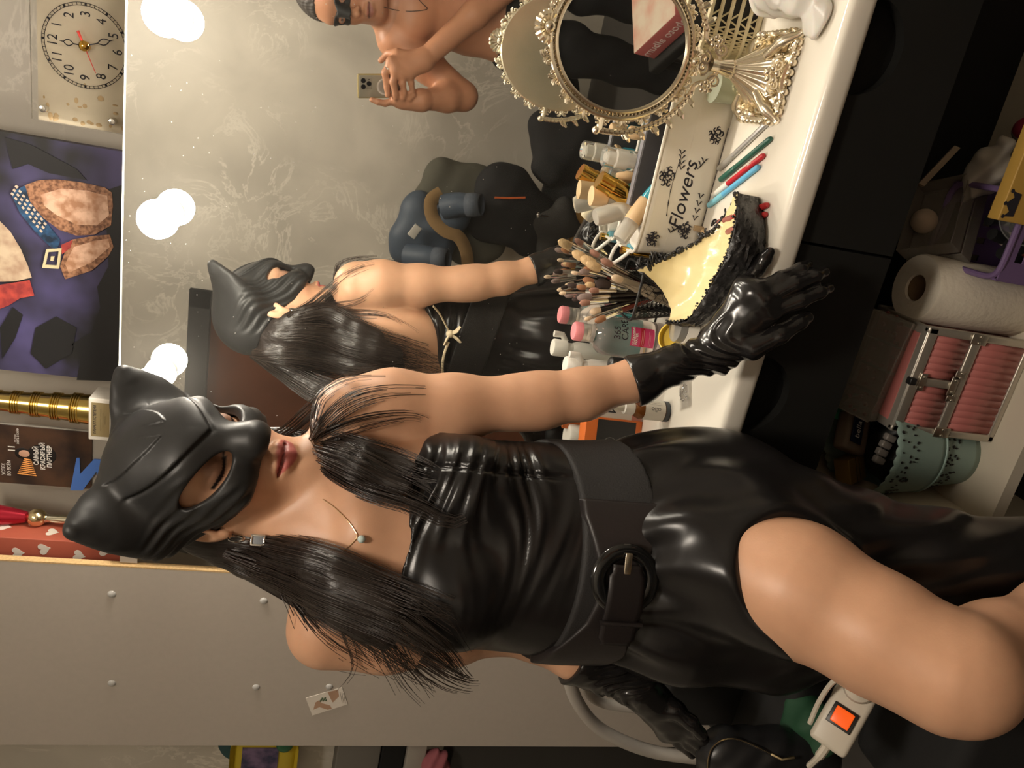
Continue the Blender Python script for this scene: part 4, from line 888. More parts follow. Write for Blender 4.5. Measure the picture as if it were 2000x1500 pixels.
# ---- cleansing water
cw=thing('water_bottle','clear cleansing water bottle with pink flip cap and pink label against the mirror','bottle',(-.337,-.052,CZ))
MPW=mat('pinkish_clear',(.96,.86,.83),.05,trans=.9,ior=1.33); T0=Matrix.Identity(4)
lat(cw,'clear_body',MPW,[(.030,0),(.0345,.003),(.0355,.008),(.0355,.105),(.033,.116),(.026,.124),(.015,.128),(.0125,.132)],T0,40)
lat(cw,'ribbed_collar',MFROST,[(.0135,.130),(.0165,.131),(.0165,.137),(.0158,.138),(.0165,.139),(.0158,.145),(.0165,.146),(.0165,.152)],T0,40); lat(cw,'pink_cap',mat('pink_cap',(.80,.27,.29),.4),[(.0168,.152),(.0170,.164),(.0150,.167),(.0005,.168)],T0,32)
va=math.atan2(-1.3+.052,.337)  # towards the camera
def lab(name,m,a0,a1,z0,z1,par,r=.0359): g=G(); g.grid(lambda u,v:(r*math.cos(a0+(a1-a0)*u),r*math.sin(a0+(a1-a0)*u),z0+(z1-z0)*v),20,4); return g.build(name,m,par)
lab('pink_label',mat('magenta_label',(.62,.05,.16),.45),va-.35,va+.62,.028,.072,cw); lab('red_band',mat('red_label',(.5,.02,.04),.45),va-.35,va+.62,.046,.054,cw,.0361); lab('back_label',mat('teal_label',(.08,.33,.33),.5),va+PI-1.1,va+PI+1.1,.03,.1,cw)
def wrap(o,r,a,z):  # bend flat text meshes round the bottle
    for v_ in o.data.vertices: x,y,w_=v_.co; t=a+x/r; v_.co=((r+w_)*math.cos(t),(r+w_)*math.sin(t),z+y)
I4=Matrix.Identity(4)
wrap(text('365\nCARE',.017,'lettering',MINK,I4,cw,.0001,'LEFT',sx=.95),.0363,va-.12,.090); wrap(text('CLEANSING\nWATER',.0062,'lettering',MWHP,I4,cw,.0001,'LEFT',True),.0364,va-.28,.064); wrap(text('———————\n————————',.0035,'lettering',MWHP,I4,cw,.0001,'LEFT'),.0365,va-.28,.050); wrap(text('—————— ———\n——— ————',.0028,'lettering',MWHP,I4,cw,.0001,'LEFT'),.0364,va-.28,.037)
# ---- jar with yellow lid
jp=P(1370,655,z=CZ)+[0,.030,0]; t=thing('cream_jar','white cream jar with clear screw rim and tilted yellow lid behind the gloved wrist','jar',jp)
lat(t,'jar_body',MWHP,[(.023,0),(.026,.003),(.0265,.018),(.0255,.021)],T0,36); lat(t,'screw_rim',MFROST,[(.0235,.021),(.0245,.023),(.0235,.026),(.0245,.029),(.0235,.034)],T0,36)
lp=P(1320,662,y=jp[1]+.008)-jp; cv=nrm(CAM-jp-lp); lat(t,'yellow_lid',mat('yellow_lid',(.78,.56,.06),.3),[(.0005,-.006),(.023,-.006),(.027,-.004),(.028,.0),(.028,.010),(.026,.0105),(.0255,0),(.0235,-.003),(.0005,-.0035)],frame(V(lp),V(cv*[1,1,.9])+Vector((.15,0,.25))),40)
# ---- small bottles at the left end
def sb(name,label,x,y,parts):
    t=thing(name,label,'bottle',(x,y,CZ))
    for nm,m,pr in parts: lat(t,nm,m,pr,T0,28)
    return t
t=sb('dropper_bottle','amber dropper bottle with white label and white rubber bulb by the orange box',-.432,-.150,[('amber_body',mat('amber_glass',(.25,.09,.02),.06,trans=.6),[(.0165,.0),(.0175,.002),(.0175,.052),(.014,.060),(.0085,.064)]),('label',mat('paper_label',(.72,.68,.6),.6),[(.0178,.010),(.0178,.047)]),('base_band',mat('slate',(.07,.08,.09),.4),[(.0179,.001),(.0179,.0085)]),('white_cap',MWHP,[(.0115,.063),(.0118,.064),(.0118,.080),(.0105,.081)]),('rubber_bulb',mat('white_rubber',(.76,.71,.6),.5),[(.0075,.081),(.0078,.086),(.007,.096),(.0055,.104),(.003,.108),(.0003,.109)])])
va2=math.atan2(-1.15,.432); wrap(text('olio',.012,'lettering',mat('grey_ink',(.2,.19,.18),.6),Matrix.Rotation(PI/2,4,'Z'),t,.0001),.0181,va2+.1,.028)
wrap(text('———— ——\n—— ———\n——— —',.0042,'lettering',mat('grey_ink',(0,0,0)),Matrix.Rotation(PI/2,4,'Z'),t,.0001),.0181,va2+.75,.028)
t=sb('lotion_bottle','small clear bottle with black cap and teal label just above the glove cuff',-.372,-.105,[('clear_body',MGLASS,[(.014,0),(.015,.002),(.015,.06),(.012,.068)]),('teal_label',mat('bright_teal',(.03,.42,.42),.4),[(.0152,.008),(.0152,.05)]),('black_cap',MBLKP,[(.0125,.068),(.0135,.07),(.0125,.105),(.009,.108),(.0005,.109)])])
va3=math.atan2(-1.2,.372); wrap(text('Ти',.016,'lettering',MINK,Matrix.Rotation(PI/2,4,'Z'),t,.0001),.0154,va3+.2,.04)
t=sb('pump_bottle','white pump bottle beside the pink cap, half hidden by the forearm',-.402,-.05,[('white_body',MWHP,[(.014,0),(.016,.003),(.016,.12),(.013,.128)]),('pump_collar',MWHP,[(.012,.128),(.0125,.14),(.0165,.141),(.0165,.166),(.015,.168)])]); g=G(); g.tube([(.012,-.006,.142),(.024,-.010,.150),(.024,-.010,.167)],.0062,10); g.build('nozzle',MWHP,t)
t=sb('vial','tiny clear glass vial with paper label behind the dropper bottle',-.437,-.085,[('glass_body',MGLASS,[(.008,0),(.009,.002),(.009,.045),(.005,.05)]),('paper_label',mat('paper_label',(0,0,0)),[(.0092,.008),(.0092,.03)]),('yellow_cap',mat('yellow_cap',(.7,.62,.2),.4),[(.006,.05),(.006,.058),(.0005,.0585)])])
t=sb('green_tub','pale green translucent tub under the elbow, left of the orange box',-.585,-.055,[('tub',mat('pale_green_plastic',(.72,.78,.55),.25,trans=.45),[(.022,0),(.026,.004),(.026,.07),(.027,.072)]),('white_lid',MWHP,[(.0275,.072),(.0275,.095),(.025,.098),(.0005,.098)])])
t=thing('soap_box','orange cardboard box with black front panel and round emblem behind the waist','box',(-.53,-.062,CZ),(0,0,.35)); G().rbox((0,0,.055),(.075,.035,.11),.001).build('carton',mat('orange_card',(.72,.17,.03),.5),t); G().box((.003,-.0178,.05),(.062,.0006,.075)).build('black_panel',MBLKP,t)
g=G(); g.tube([(-.012+.014*math.cos(a),-.0184,.06+.014*math.sin(a)) for a in np.linspace(0,2*PI,30)[:-1]],.0005,4,closed=True); g.build('emblem',mat('grey_ink',(0,0,0)),t); text('VGA',.011,'lettering',mat('grey_ink',(0,0,0)),Matrix.Translation((-.012,-.0183,.06))@Matrix.Rotation(PI/2,4,'X'),t,.0001)
t=thing('lotion_carton','white and pink carton with black script between forearm and orange box','box',(-.472,-.045,CZ),(0,0,.2)); G().rbox((0,0,.05),(.05,.03,.10),.001).build('carton',mat('white_card',(.76,.70,.64),.5),t); G().box((0,-.0152,.012),(.05,.0006,.02)).build('pink_band',mat('dusty_pink',(.5,.2,.16),.5),t); text('VG',.026,'lettering',MINK,Matrix.Translation((.0,-.0154,.062))@Matrix.Rotation(PI/2,4,'X'),t,.0001,shear=.4)
# zip bag with beads
p=P(1340,765,z=CZ); t=thing('zip_bag','small clear zip bag of silver studs lying on the bare worktop','bag',p+[0,0,.001],(0,0,.6)); g=G(); g.grid(lambda u,v:((u-.5)*.055,(v-.5)*.04,.004+.003*math.sin(u*9)*math.sin(v*7)),14,10); g.build('clear_film',mat('clear_film',(.95,.95,.95),.08,trans=.95,ior=1.05),t); g=G(); R_=np.random.default_rng(2)
for k in range(26): g.ball((R_.uniform(-.018,.02),R_.uniform(-.013,.013),.003),R_.uniform(.0014,.0024),7,5)
o=g.build('studs',MSTEEL,t); o['kind']='stuff'
# ---- basket, cotton bag
t=thing('lattice_basket','cream plastic lattice basket half hidden behind the foot of the oval mirror','basket',(.213,-.062,CZ)); MCRM=mat('cream_plastic',(.66,.58,.38),.45); g=G()
def bk_(u,z,o=0): # rounded rectangle path
    a=2*PI*u; c,s=math.cos(a),math.sin(a); k=1+.1*z/.09; return Vector((.075*k*math.copysign(abs(c)**.4,c),.045*k*math.copysign(abs(s)**.4,s),z))
for k in range(6): g.tube([bk_(i/80,.004+.0165*k) for i in range(80)],.0032 if k not in (0,5) else .0045,6,closed=True)
for k in range(5):
    for i in range(56):
        for h in (-1,1): g.tube([bk_((i+.5-h*.42)/56,.004+.0165*k),bk_((i+.5)/56,.004+.0165*(k+1))],.0013,4,cap=False)
g.build('lattice',MCRM,t,clean=False); g=G(); g.grid(lambda u,v:bk_(u,.092*v)*.93,60,3,True); g.build('inside_shade_sheet',mat('basket_inside_shade',(.03,.028,.025),.8),t)  # shade inside the basket is put in as a dark sheet
t=thing('plastic_cup','pale green translucent cup tucked between basket and tray behind the mirror stem','cup',(.093,-.128,CZ)); lat(t,'cup_wall',mat('pale_cup',(.7,.75,.6),.2,trans=.6,ior=1.2),[(.018,0),(.022,.05),(.024,.058),(.0225,.0585)],T0,28)
S=SDF(); cb=np.array([.26,-.225,CZ])
for c,r in (((.265,-.195,.787),(.075,.055,.038)),((.235,-.245,.772),(.05,.05,.024)),((.185,-.285,.757),(.024,.022,.009))): S.ell(c,r,None,.02)
S.add(lambda p:-.003*np.sin(p[:,0]*70+5*np.sin(p[:,1]*45))*np.sin(p[:,1]*60+4*np.sin(p[:,2]*60)+p[:,2]*50)-.0012*np.sin(p[:,0]*160+p[:,1]*90+4*np.sin(p[:,2]*60)),cb,99,.01,'d'); S.add(lambda p:CZ+.0005-p[:,2],cb,99,.002,'i')
t=thing('cotton_bag','crumpled translucent white bag of cotton wool by the far end of the worktop','bag',cb); S.build('crumpled_film',mat('milky_film',(.86,.83,.77),.3,trans=.25,sss=.2),(.12,-.33,.74),(.34,-.12,.85),.003,t,cb)
# ================================================================ niche above the mirror
NY=.06; NZ=1.6625
def rel(px,py,y,o): return V(P(px,py,y=y)-np.array(o))
def flat(g,pts,y,th,o): # polygon given by sight points on the plane y, thickness th towards the room
    q=[rel(a,b,y,o) for a,b in pts]; n=len(q); g._add([v for v in q]+[v-Vector((0,th,0)) for v in q],[tuple(range(n)),tuple(range(2*n-1,n-1,-1))]+[(i,(i+1)%n,n+(i+1)%n,n+i) for i in range(n)])
o=np.array([-.029,NY,NZ]); ck=thing('wall_clock','square acrylic clock with worn cream face and red second hand in the niche','clock',o)
x0,x1,z1=-.148+.029,.165+.029,1.8085-NZ
G().box(((x0+x1)/2,.006,z1/2-.003),(x1-x0,.002,z1-.006)).build('cream_backing',mat('aged_cream',(.62,.55,.42),.55,col2=(.50,.43,.33),nscale=9,bump=.05),ck,smooth=False)
G().box(((x0+x1)/2,-.004,z1/2),(x1-x0,.004,z1)).build('acrylic_front',mat('clear_acrylic',(.97,.97,.95),.03,trans=1,ior=1.08),ck,smooth=False)
g=G(); RR=random.Random(3)
for k in range(26):
    a=x0+.004+RR.random()*.06; z=.012+RR.random()*.12
    if k<14: a=x0+.002+RR.random()*.008
    g.ball((a,.0048,z),(RR.uniform(.0015,.005),.0006,RR.uniform(.0012,.005)),7,4)
g.build('worn_patches',mat('worn_tan',(.50,.36,.2),.7),ck)
cz=1.736-NZ; R0=.0605; g=G()
for r in (R0,R0-.004): g.tube([(r*math.cos(a),.0042,cz+r*math.sin(a)) for a in np.linspace(0,2*PI,91)[:-1]],.0004,4,closed=True)
for k in range(60):
    a=2*PI*k/60; w_=.0016 if k%5==0 else .0004; g.tube([((R0-.004)*math.cos(a),.0042,cz+(R0-.004)*math.sin(a)),(R0*math.cos(a),.0042,cz+R0*math.sin(a))],w_,4)
g.build('minute_track',MINK,ck)
for k in range(1,13):
    a=PI/2-2*PI*k/12; text(str(k),.020,'numeral',MINK,Matrix.Translation((.0452*math.cos(a),.0046,cz+.0452*math.sin(a)))@Matrix.Rotation(PI/2,4,'X'),ck,.0002,sx=.85)
c0=Vector((0,0,cz))
def hand(nm,m,px,py,r,y,loop=True):
    e=rel(px,py,NY-.004,o); d=Vector((e.x,0,e.z-cz)); L=d.length; d.normalize(); s_=Vector((-d.z,0,d.x)); g=G(); b=c0+Vector((0,y,0))
    if loop: g.tube([b,b+d*L*.45],.0009,6); g.tube([b+d*L*(.45+.4*t)+s_*.0042*math.sin(PI*t)*k for k in (1,) for t in np.linspace(0,1,10)]+[b+d*L*(.85-.4*t)-s_*.0042*math.sin(PI*t) for t in np.linspace(0,1,10)][1:-1],.0008,6,closed=True); g.tube([b+d*L*.85,b+d*L],[.0009,.0003],6)
    else: g.tube([b-d*L*.55,b-d*L*.15,b+d*L*.0,b+d*L],[.0022,.0018,.0008,.0006],6)
    g.build(nm,m,ck)
hand('hour_hand',MINK,115,79,.001,-.001); hand('minute_hand',MINK,222,78,.001,-.0015); hand('second_hand',mat('red_hand',(.6,.05,.04),.4),186,143,.001,-.002,False)
lat(ck,'hub',MYG,[(.0075,-.004),(.0075,.004),(.004,.006),(.0005,.0065)],frame(c0,(0,-1,0)),20)
for px,py in ((85,212),(220,237)): q=rel(px,py,NY-.006,o); lat(ck,'standoff_bolt',MSTEEL,[(.0055,-.008),(.0055,.003),(.004,.005),(.0005,.0055)],frame(q,(0,-1,0)),16)
# painting
o=np.array([-.39,.12,NZ]); pt=thing('painting','unframed canvas painting with purple and black ground beside the clock','painting',o)
G().box((0,.012,.2),(.414,.022,.4)).build('canvas',mat('purple_black_paint',(.012,.012,.012),.5,col2=(.075,.065,.17),nscale=7,ndet=3),pt,smooth=False)
def fig(nm,m,polys,th=.0015):
    g=G(); 
    for p in polys: flat(g,p,.12,th,o)
    g.build(nm,m,pt,smooth=False)
mfur=mat('painted_brown',(.40,.20,.11),.5,col2=(.70,.46,.33),nscale=60,ndet=8); mfd=mat('painted_dark_brown',(.14,.06,.03),.5,col2=(.40,.20,.11),nscale=170)
fig('painted_black',mat('paint_black',(.010,.010,.011),.5,noise=.3),[[(205,372),(242,360),(242,745),(150,742),(158,700),(140,672),(178,650),(196,600),(190,560),(212,520)],[(70,640),(110,618),(150,640),(140,690),(90,720),(60,690)],[(10,268),(60,282),(150,330),(170,352),(95,338),(55,320),(25,330)],[(0,640),(25,600),(45,615),(30,660),(5,700)]],.0008)
fig('painted_shape',mfd,[[(48,362),(75,352),(110,350),(160,356),(205,366),(219,376),(221,402),(217,440),(185,458),(150,460),(115,448),(85,425),(62,400)],[(140,468),(180,461),(215,458),(222,482),(212,500),(180,528),(128,545),(118,520),(128,490)]])
fig('painted_highlight',mfur,[[(80,380),(120,368),(170,372),(210,382),(214,420),(190,440),(150,438),(112,420),(88,402)],[(145,482),(185,470),(213,466),(215,482),(180,512),(135,532),(128,515)]],.0022)
fig('painted_shirt',mat('painted_cream',(.60,.48,.34),.5,col2=(.38,.25,.17),nscale=30),[[(0,432),(20,452),(40,485),(55,520),(62,542),(30,549),(0,550)]])
fig('painted_blue_belt',mat('painted_blue',(.03,.10,.22),.4,col2=(.01,.02,.04),nscale=60),[[(22,376),(50,362),(58,392),(90,432),(118,468),(112,488),(98,480),(70,452),(40,415)]],.0026)
g=G()
for i in range(9):
    for j in range(3):
        a,b=22+i*7+j*4,378+i*9-j*7; flat(g,[(a,b),(a+4.5,b+4),(a+7,b+1),(a+2.5,b-3)],.12,.0034,o)
g.build('painted_studs',mat('painted_stud',(.58,.47,.36),.4),pt,smooth=False)
g=G(); bq=[(92,486),(122,484),(116,524),(84,522)]
for i in range(4): 
    a=np.array(bq[i]); b=np.array(bq[(i+1)%4]); c=np.array([103,504]); flat(g,[tuple(a),tuple(b),tuple(b+(c-b)*.3),tuple(a+(c-a)*.3)],.12,.004,o)
flat(g,[(101,500),(107,500),(105,509),(100,508)],.12,.004,o); g.build('painted_buckle',mat('painted_brass',(.60,.52,.32),.4),pt,smooth=False)
fig('painted_sash',mat('painted_red',(.5,.07,.05),.5,col2=(.25,.03,.03),nscale=50),[[(0,556),(58,547),(67,577),(40,582),(18,596),(0,603)]],.002); fig('painted_red_edge',mat('painted_red',(0,0,0)),[[(120,478),(143,468),(138,484),(122,496)]],.002)
# gold trophy
o=np.array([-.653,.11,NZ]); t=thing('trophy','tall gold flared trophy with ringed column and engraved base plate','trophy',o)
prof=[(.031,.068)];zz=.072
gold=mat('trophy_gold',(.72,.55,.18),.2,1)
lat(t,'column',gold,[(.0005,.066),(.029,.067),(.0285,.072),(.024,.12),(.0195,.19),(.016,.27),(.013,.36),(.012,.45)],T0,36)
for k in range(9):
    z=.094+k*.033; r=float(np.interp(z,[.072,.12,.19,.27,.36,.45],[.0285,.024,.0195,.016,.013,.012])); g=G()
    for j in range(4): g.tube([((r+.0008)*math.cos(a),(r+.0008)*math.sin(a),z+j*.004) for a in np.linspace(0,2*PI,33)[:-1]],.0014,6,closed=True)
    g.build('ring',gold,t)
bx_=rel(211,811,.085,o); G().rbox((bx_.x,-.02,.0335),(.082,.055,.067),.002).build('marble_base',mat('white_marble',(.72,.69,.62),.3),t)
G().box((bx_.x,-.0478,.047),(.066,.0006,.030)).build('gold_plate',mat('dull_gold',(.42,.33,.17),.4,.5),t,smooth=False)
text('ЛАУРЕАТ I СТЕПЕНИ',.0062,'lettering',MINK,Matrix.Translation((bx_.x,-.0483,.056))@Matrix.Rotation(PI/2,4,'X'),t,.0001,bold=True,sx=.9); text('—————— ————\n———————\n————',.0042,'lettering',MINK,Matrix.Translation((bx_.x,-.0483,.043))@Matrix.Rotation(PI/2,4,'X'),t,.0001)
# award plaque
o=np.array([-.765,.12,NZ]); t=thing('award_plaque','clear award plaque with dark photo and big blue letter behind the cat mask','plaque',o)
G().box((0,.004,.15),(.125,.004,.30)).build('acrylic_sheet',mat('grey_acrylic',(.36,.34,.30),.15),t,smooth=False)
ox=float(rel(0,826,.12,o).x); G().box((0,.0005,.185),(.120,.002,.215)).build('dark_photo',mat('dark_print',(.03,.02,.018),.3,col2=(.085,.045,.028),nscale=14),t,smooth=False)
g=G(); flat(g,[(138,957),(150,894),(156,894),(157,925),(184,896),(198,897),(207,935),(201,960),(195,960),(189,920),(162,957)],.1195,.002,o); g.build('blue_letter',mat('blue_letter',(.08,.20,.62),.35),t,smooth=False)
XR=Matrix.Rotation(PI/2,4,'X')
def pl(body,px,py,sz,b=False,al='CENTER'): q=rel(px,py,.1185,o); text(body,sz,'lettering',mat('white_print',(.78,.75,.7),.5),Matrix.Translation(q)@XR,t,.0001,al,b,sx=.9)
pl('САМЫЙ',71,890,.011,True); pl('КРАСИВЫЙ',84,891,.011,True); pl('ПАРТНЕР',97,892,.011,True); pl('УСПЕХ',7,916,.008); pl('ВО ВСЁМ',18,914,.008); pl('11',23,876,.016,True); pl('СЕЗОН',30,856,.005); pl('ЖИТЬ В КАЙФ',35,852,.005)
q=rel(47,886,.119,o); g=G(); g.ball(q,(.0075,.001,.0095),14,8); g.build('printed_face',mat('print_skin',(.55,.32,.22),.5),t); g=G(); g.ball(q+Vector((0,.0006,.003)),(.012,.001,.013),14,8); g.ball(q+Vector((0,.0006,-.03)),(.022,.001,.025),14,8); g.build('printed_figure',mat('print_black',(.012,.010,.010),.4),t)
g=G()
for i in range(9): g.tube([q+Vector((-.045+.004*i,.0004,-.02+.001*i)),q+Vector((-.043+.004*i,.0004,.012-.0015*i))],.0013,4)
g.build('printed_glow',mat('print_orange',(.62,.26,.06),.5),t)
# red trophy
o=np.array([-.897,.12,NZ]); t=thing('trophy','slim trophy with red cup, gold ball and silver stem behind the cat ear','trophy',o)
lat(t,'silver_stem',mat('pale_silver',(.72,.68,.55),.2,1),[(.03,0),(.028,.02),(.014,.04),(.011,.10),(.0075,.155),(.009,.158)],T0,28); G().ball((0,0,.174),.0175,20,14).build('gold_ball',mat('pale_gold',(.82,.70,.42),.2,1,bump=.3,bscale=120),t)
lat(t,'red_cup',mat('red_metal',(.42,.02,.04),.25,.6),[(.0075,.190),(.011,.192),(.017,.22),(.026,.28),(.032,.33),(.0005,.33)],T0,28)
# gift bag with hearts
o=np.array([-.955,.115,NZ]); t=thing('gift_bag','brick red gift bag printed with white hearts at the left end of the niche','gift bag',o)
G().rbox((0,0,.15),(.085,.09,.30),.002).build('paper_bag',mat('brick_paper',(.42,.10,.06),.55),t)
def heart(g,cx,cz_,s,y,rot=0):
    pts=[]
    for a in np.linspace(0,2*PI,28)[:-1]:
        x=16*math.sin(a)**3; z=13*math.cos(a)-5*math.cos(2*a)-2*math.cos(3*a)-math.cos(4*a); x,z=x*math.cos(rot)-z*math.sin(rot),x*math.sin(rot)+z*math.cos(rot); pts.append((cx+x*s,z*s+cz_))
    g.prism(pts,0,.0005,Matrix.Translation((0,y,0))@Matrix.Rotation(PI/2,4,'X'))
g=G()
for cx,cz_,r_ in ((-.02,.05,.4),(.012,.085,-.2),(-.012,.115,.2),(.022,.145,.3),(-.022,.165,-.3),(.01,.19,.1),(.026,.04,0),(-.01,.02,.2),(-.02,.22,0),(.02,.235,.3),(.0,.27,.2)): heart(g,cx,cz_,.00075,-.0452,r_)
g.build('heart_print',mat('heart_white',(.76,.70,.62),.6),t,smooth=False); g=G()
for cy,cz_ in ((-.02,.06),(.01,.1),(-.018,.14),(.012,.18),(-.01,.225)): 
    k=len(g.v); heart(g,cy,cz_,.00075,0); 
    for i in range(k,len(g.v)): x,y,z=g.v[i]; g.v[i]=(.0427-y,x,z)
g.build('heart_print',mat('heart_white',(.76,.70,.62),.6),t,smooth=False)
t=thing('garment_bag','black glossy garment bag standing in the gap between mirror and laminate panel','bag',(-.89,.11,0)); S=SDF(); S.chain([(-.89,.11,.05,.05),(-.89,.11,1.57,.05)],.02); S.add(lambda p:-.004*np.sin(p[:,2]*90+p[:,0]*60)*np.sin(p[:,0]*80+p[:,2]*20),(0,0,0),99,.01,'d'); S.build('bag_body',mat('black_vinyl',(.012,.012,.012),.2),(-.97,.03,-.01),(-.81,.19,1.64),.006,t,(-.89,.11,0))
# card on the panel
o=P(640,1370,y=.0005); t=thing('business_card','small cream card with a hand and flower print stuck under a screw cap','card',o); g=G(); flat(g,[(597,1363),(668,1342),(679,1375),(610,1397)],.0005,.001,o); g.build('card_stock',mat('card_cream',(.78,.72,.64),.5),t,smooth=False)
g=G(); flat(g,[(612,1386),(616,1372),(622,1368),(628,1373),(645,1378),(648,1384),(640,1386),(624,1381)],-.0006,.0003,o); flat(g,[(640,1352),(660,1347),(662,1360),(650,1372),(646,1365)],-.0006,.0003,o); g.build('printed_hand',mat('card_tan',(.48,.30,.2),.5),t,smooth=False)
g=G()
for k in range(7): g.ball(rel(626+k*1.8,1369-(k*37%11)*.6,-.0008,o),(.0028,.0005,.0022),6,4)
g.build('printed_sprig',mat('card_green',(.10,.14,.08),.6),t); g=G()
for k in range(3): g.tube([rel(664+k*3.2,1352+k*.8,-.0008,o),rel(668+k*3.2,1372+k*.8,-.0008,o)],.0007,4)
g.build('printed_lines',mat('card_grey',(.5,.45,.4),.6),t)
# ---- things beyond the panel at the far left
o=P(500,1478,y=.2); t=thing('toy_board','yellow toy board with dark purple picture hanging beyond the laminate panel','toy',o)
G().rbox((-.03,0,-.02),(.20,.02,.16),.03,n=4).build('yellow_frame',mat('toy_yellow',(.55,.42,.03),.5),t); G().box((-.03,-.011,-.01),(.14,.004,.085)).build('picture',mat('toy_picture',(.03,.03,.08),.4,col2=(.18,.12,.22),nscale=30),t); G().ball((.05,-.013,-.065),(.02,.012,.02),14,8).build('green_knob',mat('toy_green',(.02,.12,.05),.4),t)
t=thing('toy_ring','dark teal toy disc above the yellow toy board','toy',P(475,1448,y=.22)); lat(t,'disc',mat('toy_teal',(.02,.07,.08),.5),[(.0005,-.01),(.055,-.01),(.06,0),(.055,.01),(.0005,.01)],frame((0,0,0),(0,-1,0)),28)
t=thing('pink_cloth','crumpled pink cloth behind the panel edge','cloth',P(850,1492,y=.13)); S=SDF(); c_=P(850,1496,y=.13); S.ell(c_,(.05,.03,.035),None,.01); S.add(lambda p:-.006*np.sin(p[:,0]*110+p[:,2]*60)*np.sin(p[:,2]*120),(0,0,0),99,.01,'d'); S.build('cloth_folds',mat('dusty_pink_cloth',(.40,.12,.14),.8),c_-.08,c_+.08,.004,t,P(850,1492,y=.13))
zt_=lambda px:float(P(px,1485,y=.16)[2])
def slab(nm,lab,cat,pn,m,pa,pb,y,d=.10): 
    z1,z0=zt_(pa),max(.001,zt_(pb)); t=thing(nm,lab,cat,(-1.56,y+d/2,z0)); G().rbox((0,0,(z1-z0)/2),(.40,d,z1-z0-.002),.004).build(pn,m,t)
slab('grey_carton','grey carton standing on the side shelf beyond the panel','box','carton',mat('carton_grey',(.16,.15,.13),.7),655,742,.16)
slab('dark_gap_slab','black slab standing in for the dark gap under the grey carton','box','carton',mat('black_inside',(0,0,0)),742,788,.15)  # shade of the gap above the shelf, made as a black slab
slab('side_shelf','pale shelf board beyond the laminate panel','shelf','board',mat('pale_strip',(.35,.32,.28),.6),788,826,.13,.13)
slab('dark_cabinet','dark cabinet below the pale side shelf','cabinet','cabinet_body',mat('dark_grey_paint',(.028,.026,.023),.6),880,2600,.16)
# ---- chair with tubular back and black seat under the woman
MTUB=mat('grey_tube',(.42,.39,.35),.4,.2)
o=np.array([-.80,-.36,0]); t=thing('tube_chair','chair with grey bent tube back and black seat behind the woman','chair',o)
y1=-.285
def tb(nm,pts,r): g=G(); g.tube(spline([P(a,b,y=y)-o for a,b,y in pts],40),r,12); g.build(nm,MTUB,t)
tb('back_tube',[(1560,1190,y1),(1400,1192,y1),(1250,1196,y1),(1165,1215,y1),(1125,1250,y1),(1113,1290,y1),(1113,1330,y1),(1130,1375,y1),(1165,1418,y1),(1215,1447,y1-.01),(1280,1469,y1-.02),(1360,1480,y1-.04),(1470,1490,y1-.06)],.0118)
tb('back_tube',[(1600,1215,y1+.03),(1400,1225,y1+.03),(1230,1228,y1+.03),(1165,1245,y1+.03),(1143,1280,y1+.03),(1140,1312,y1+.03),(1143,1338,y1+.03),(1158,1362,y1+.03),(1190,1376,y1+.03),(1250,1384,y1+.02),(1350,1393,y1),(1460,1402,y1-.01),(1600,1420,y1-.02)],.0095)
zs=.60
G().rbox((.0,.0,zs-.03),(.30,.30,.07),.02,n=4).build('seat',mat('black_seat',(.010,.010,.010),.6),t)
for dx,dy in ((-.12,-.12),(.12,-.12),(-.12,.12),(.12,.12)): g=G(); g.tube([(dx,dy,zs-.05),(dx*1.1,dy*1.1,0)],.012,10); g.build('leg',MTUB,t)
G().rbox((.03,.02,zs+.06),(.24,.12,.16),.012,n=3).build('back_pad',mat('black_seat',(0,0,0)),t)
# black pouf in front with power strip
o=np.array([-.655,-.645,0]); t=thing('black_pouf','black box seat with cloth cover under the raised knee','pouf',o); G().rbox((-.0,.0,.27),(.19,.16,.54),.02,n=4).build('cover',mat('black_cloth',(.007,.007,.007),.8,bump=.1,bscale=300),t); G().box((0,-.0808,.38),(.18,.002,.004)).build('seam',mat('black_inside',(0,0,0)),t)
o=P(1655,1385,d=.93); t=thing('power_strip','white power strip with glowing red rocker switch beside the bare thigh','power strip',o)
ax=nrm(P(1690,1335,d=.95)-P(1640,1425,d=.92)); up=nrm(CAM-o); F_=frame((0,0,0),V(up),V(ax)); g=G(); g.X=F_; g.rbox((.0,0,-.014),(.105,.046,.03),.006,n=3); g.build('case',mat('white_case',(.58,.53,.44),.4),t)
g=G(); g.X=F_; g.rbox((-.012,0,.002),(.026,.030,.004),.001); g.build('switch_frame',MBLKP,t)
g=G(); g.X=F_; g.rbox((-.012,0,.005),(.020,.022,.006),.0015); g.build('lit_switch',mat('lit_red',(.7,.08,.01),.3,emit=(1,.12,.01),estr=.55),t)
g=G(); g.X=F_; g.lathe([(.017,0),(.019,.004),(.017,.018),(.009,.024),(.005,.034)],20,Matrix.Translation((.030,0,.001))); g.build('plug',mat('white_case',(0,0,0)),t)
g=G(); g.X=F_; g.tube(spline([(.030,0,.034),(.032,.012,.04),(.02,.026,.03),(-.01,.03,.005),(-.04,.028,-.02)],24),.0032,8); g.build('plug_cord',mat('white_case',(0,0,0)),t)
g=G(); g.X=F_; g.tube(spline([(-.05,0,-.014),(-.068,.002,-.016),(-.085,.006,-.04)],12),[.0055]*6+[.004]*6,8); g.build('strip_cord',mat('white_case',(0,0,0)),t)
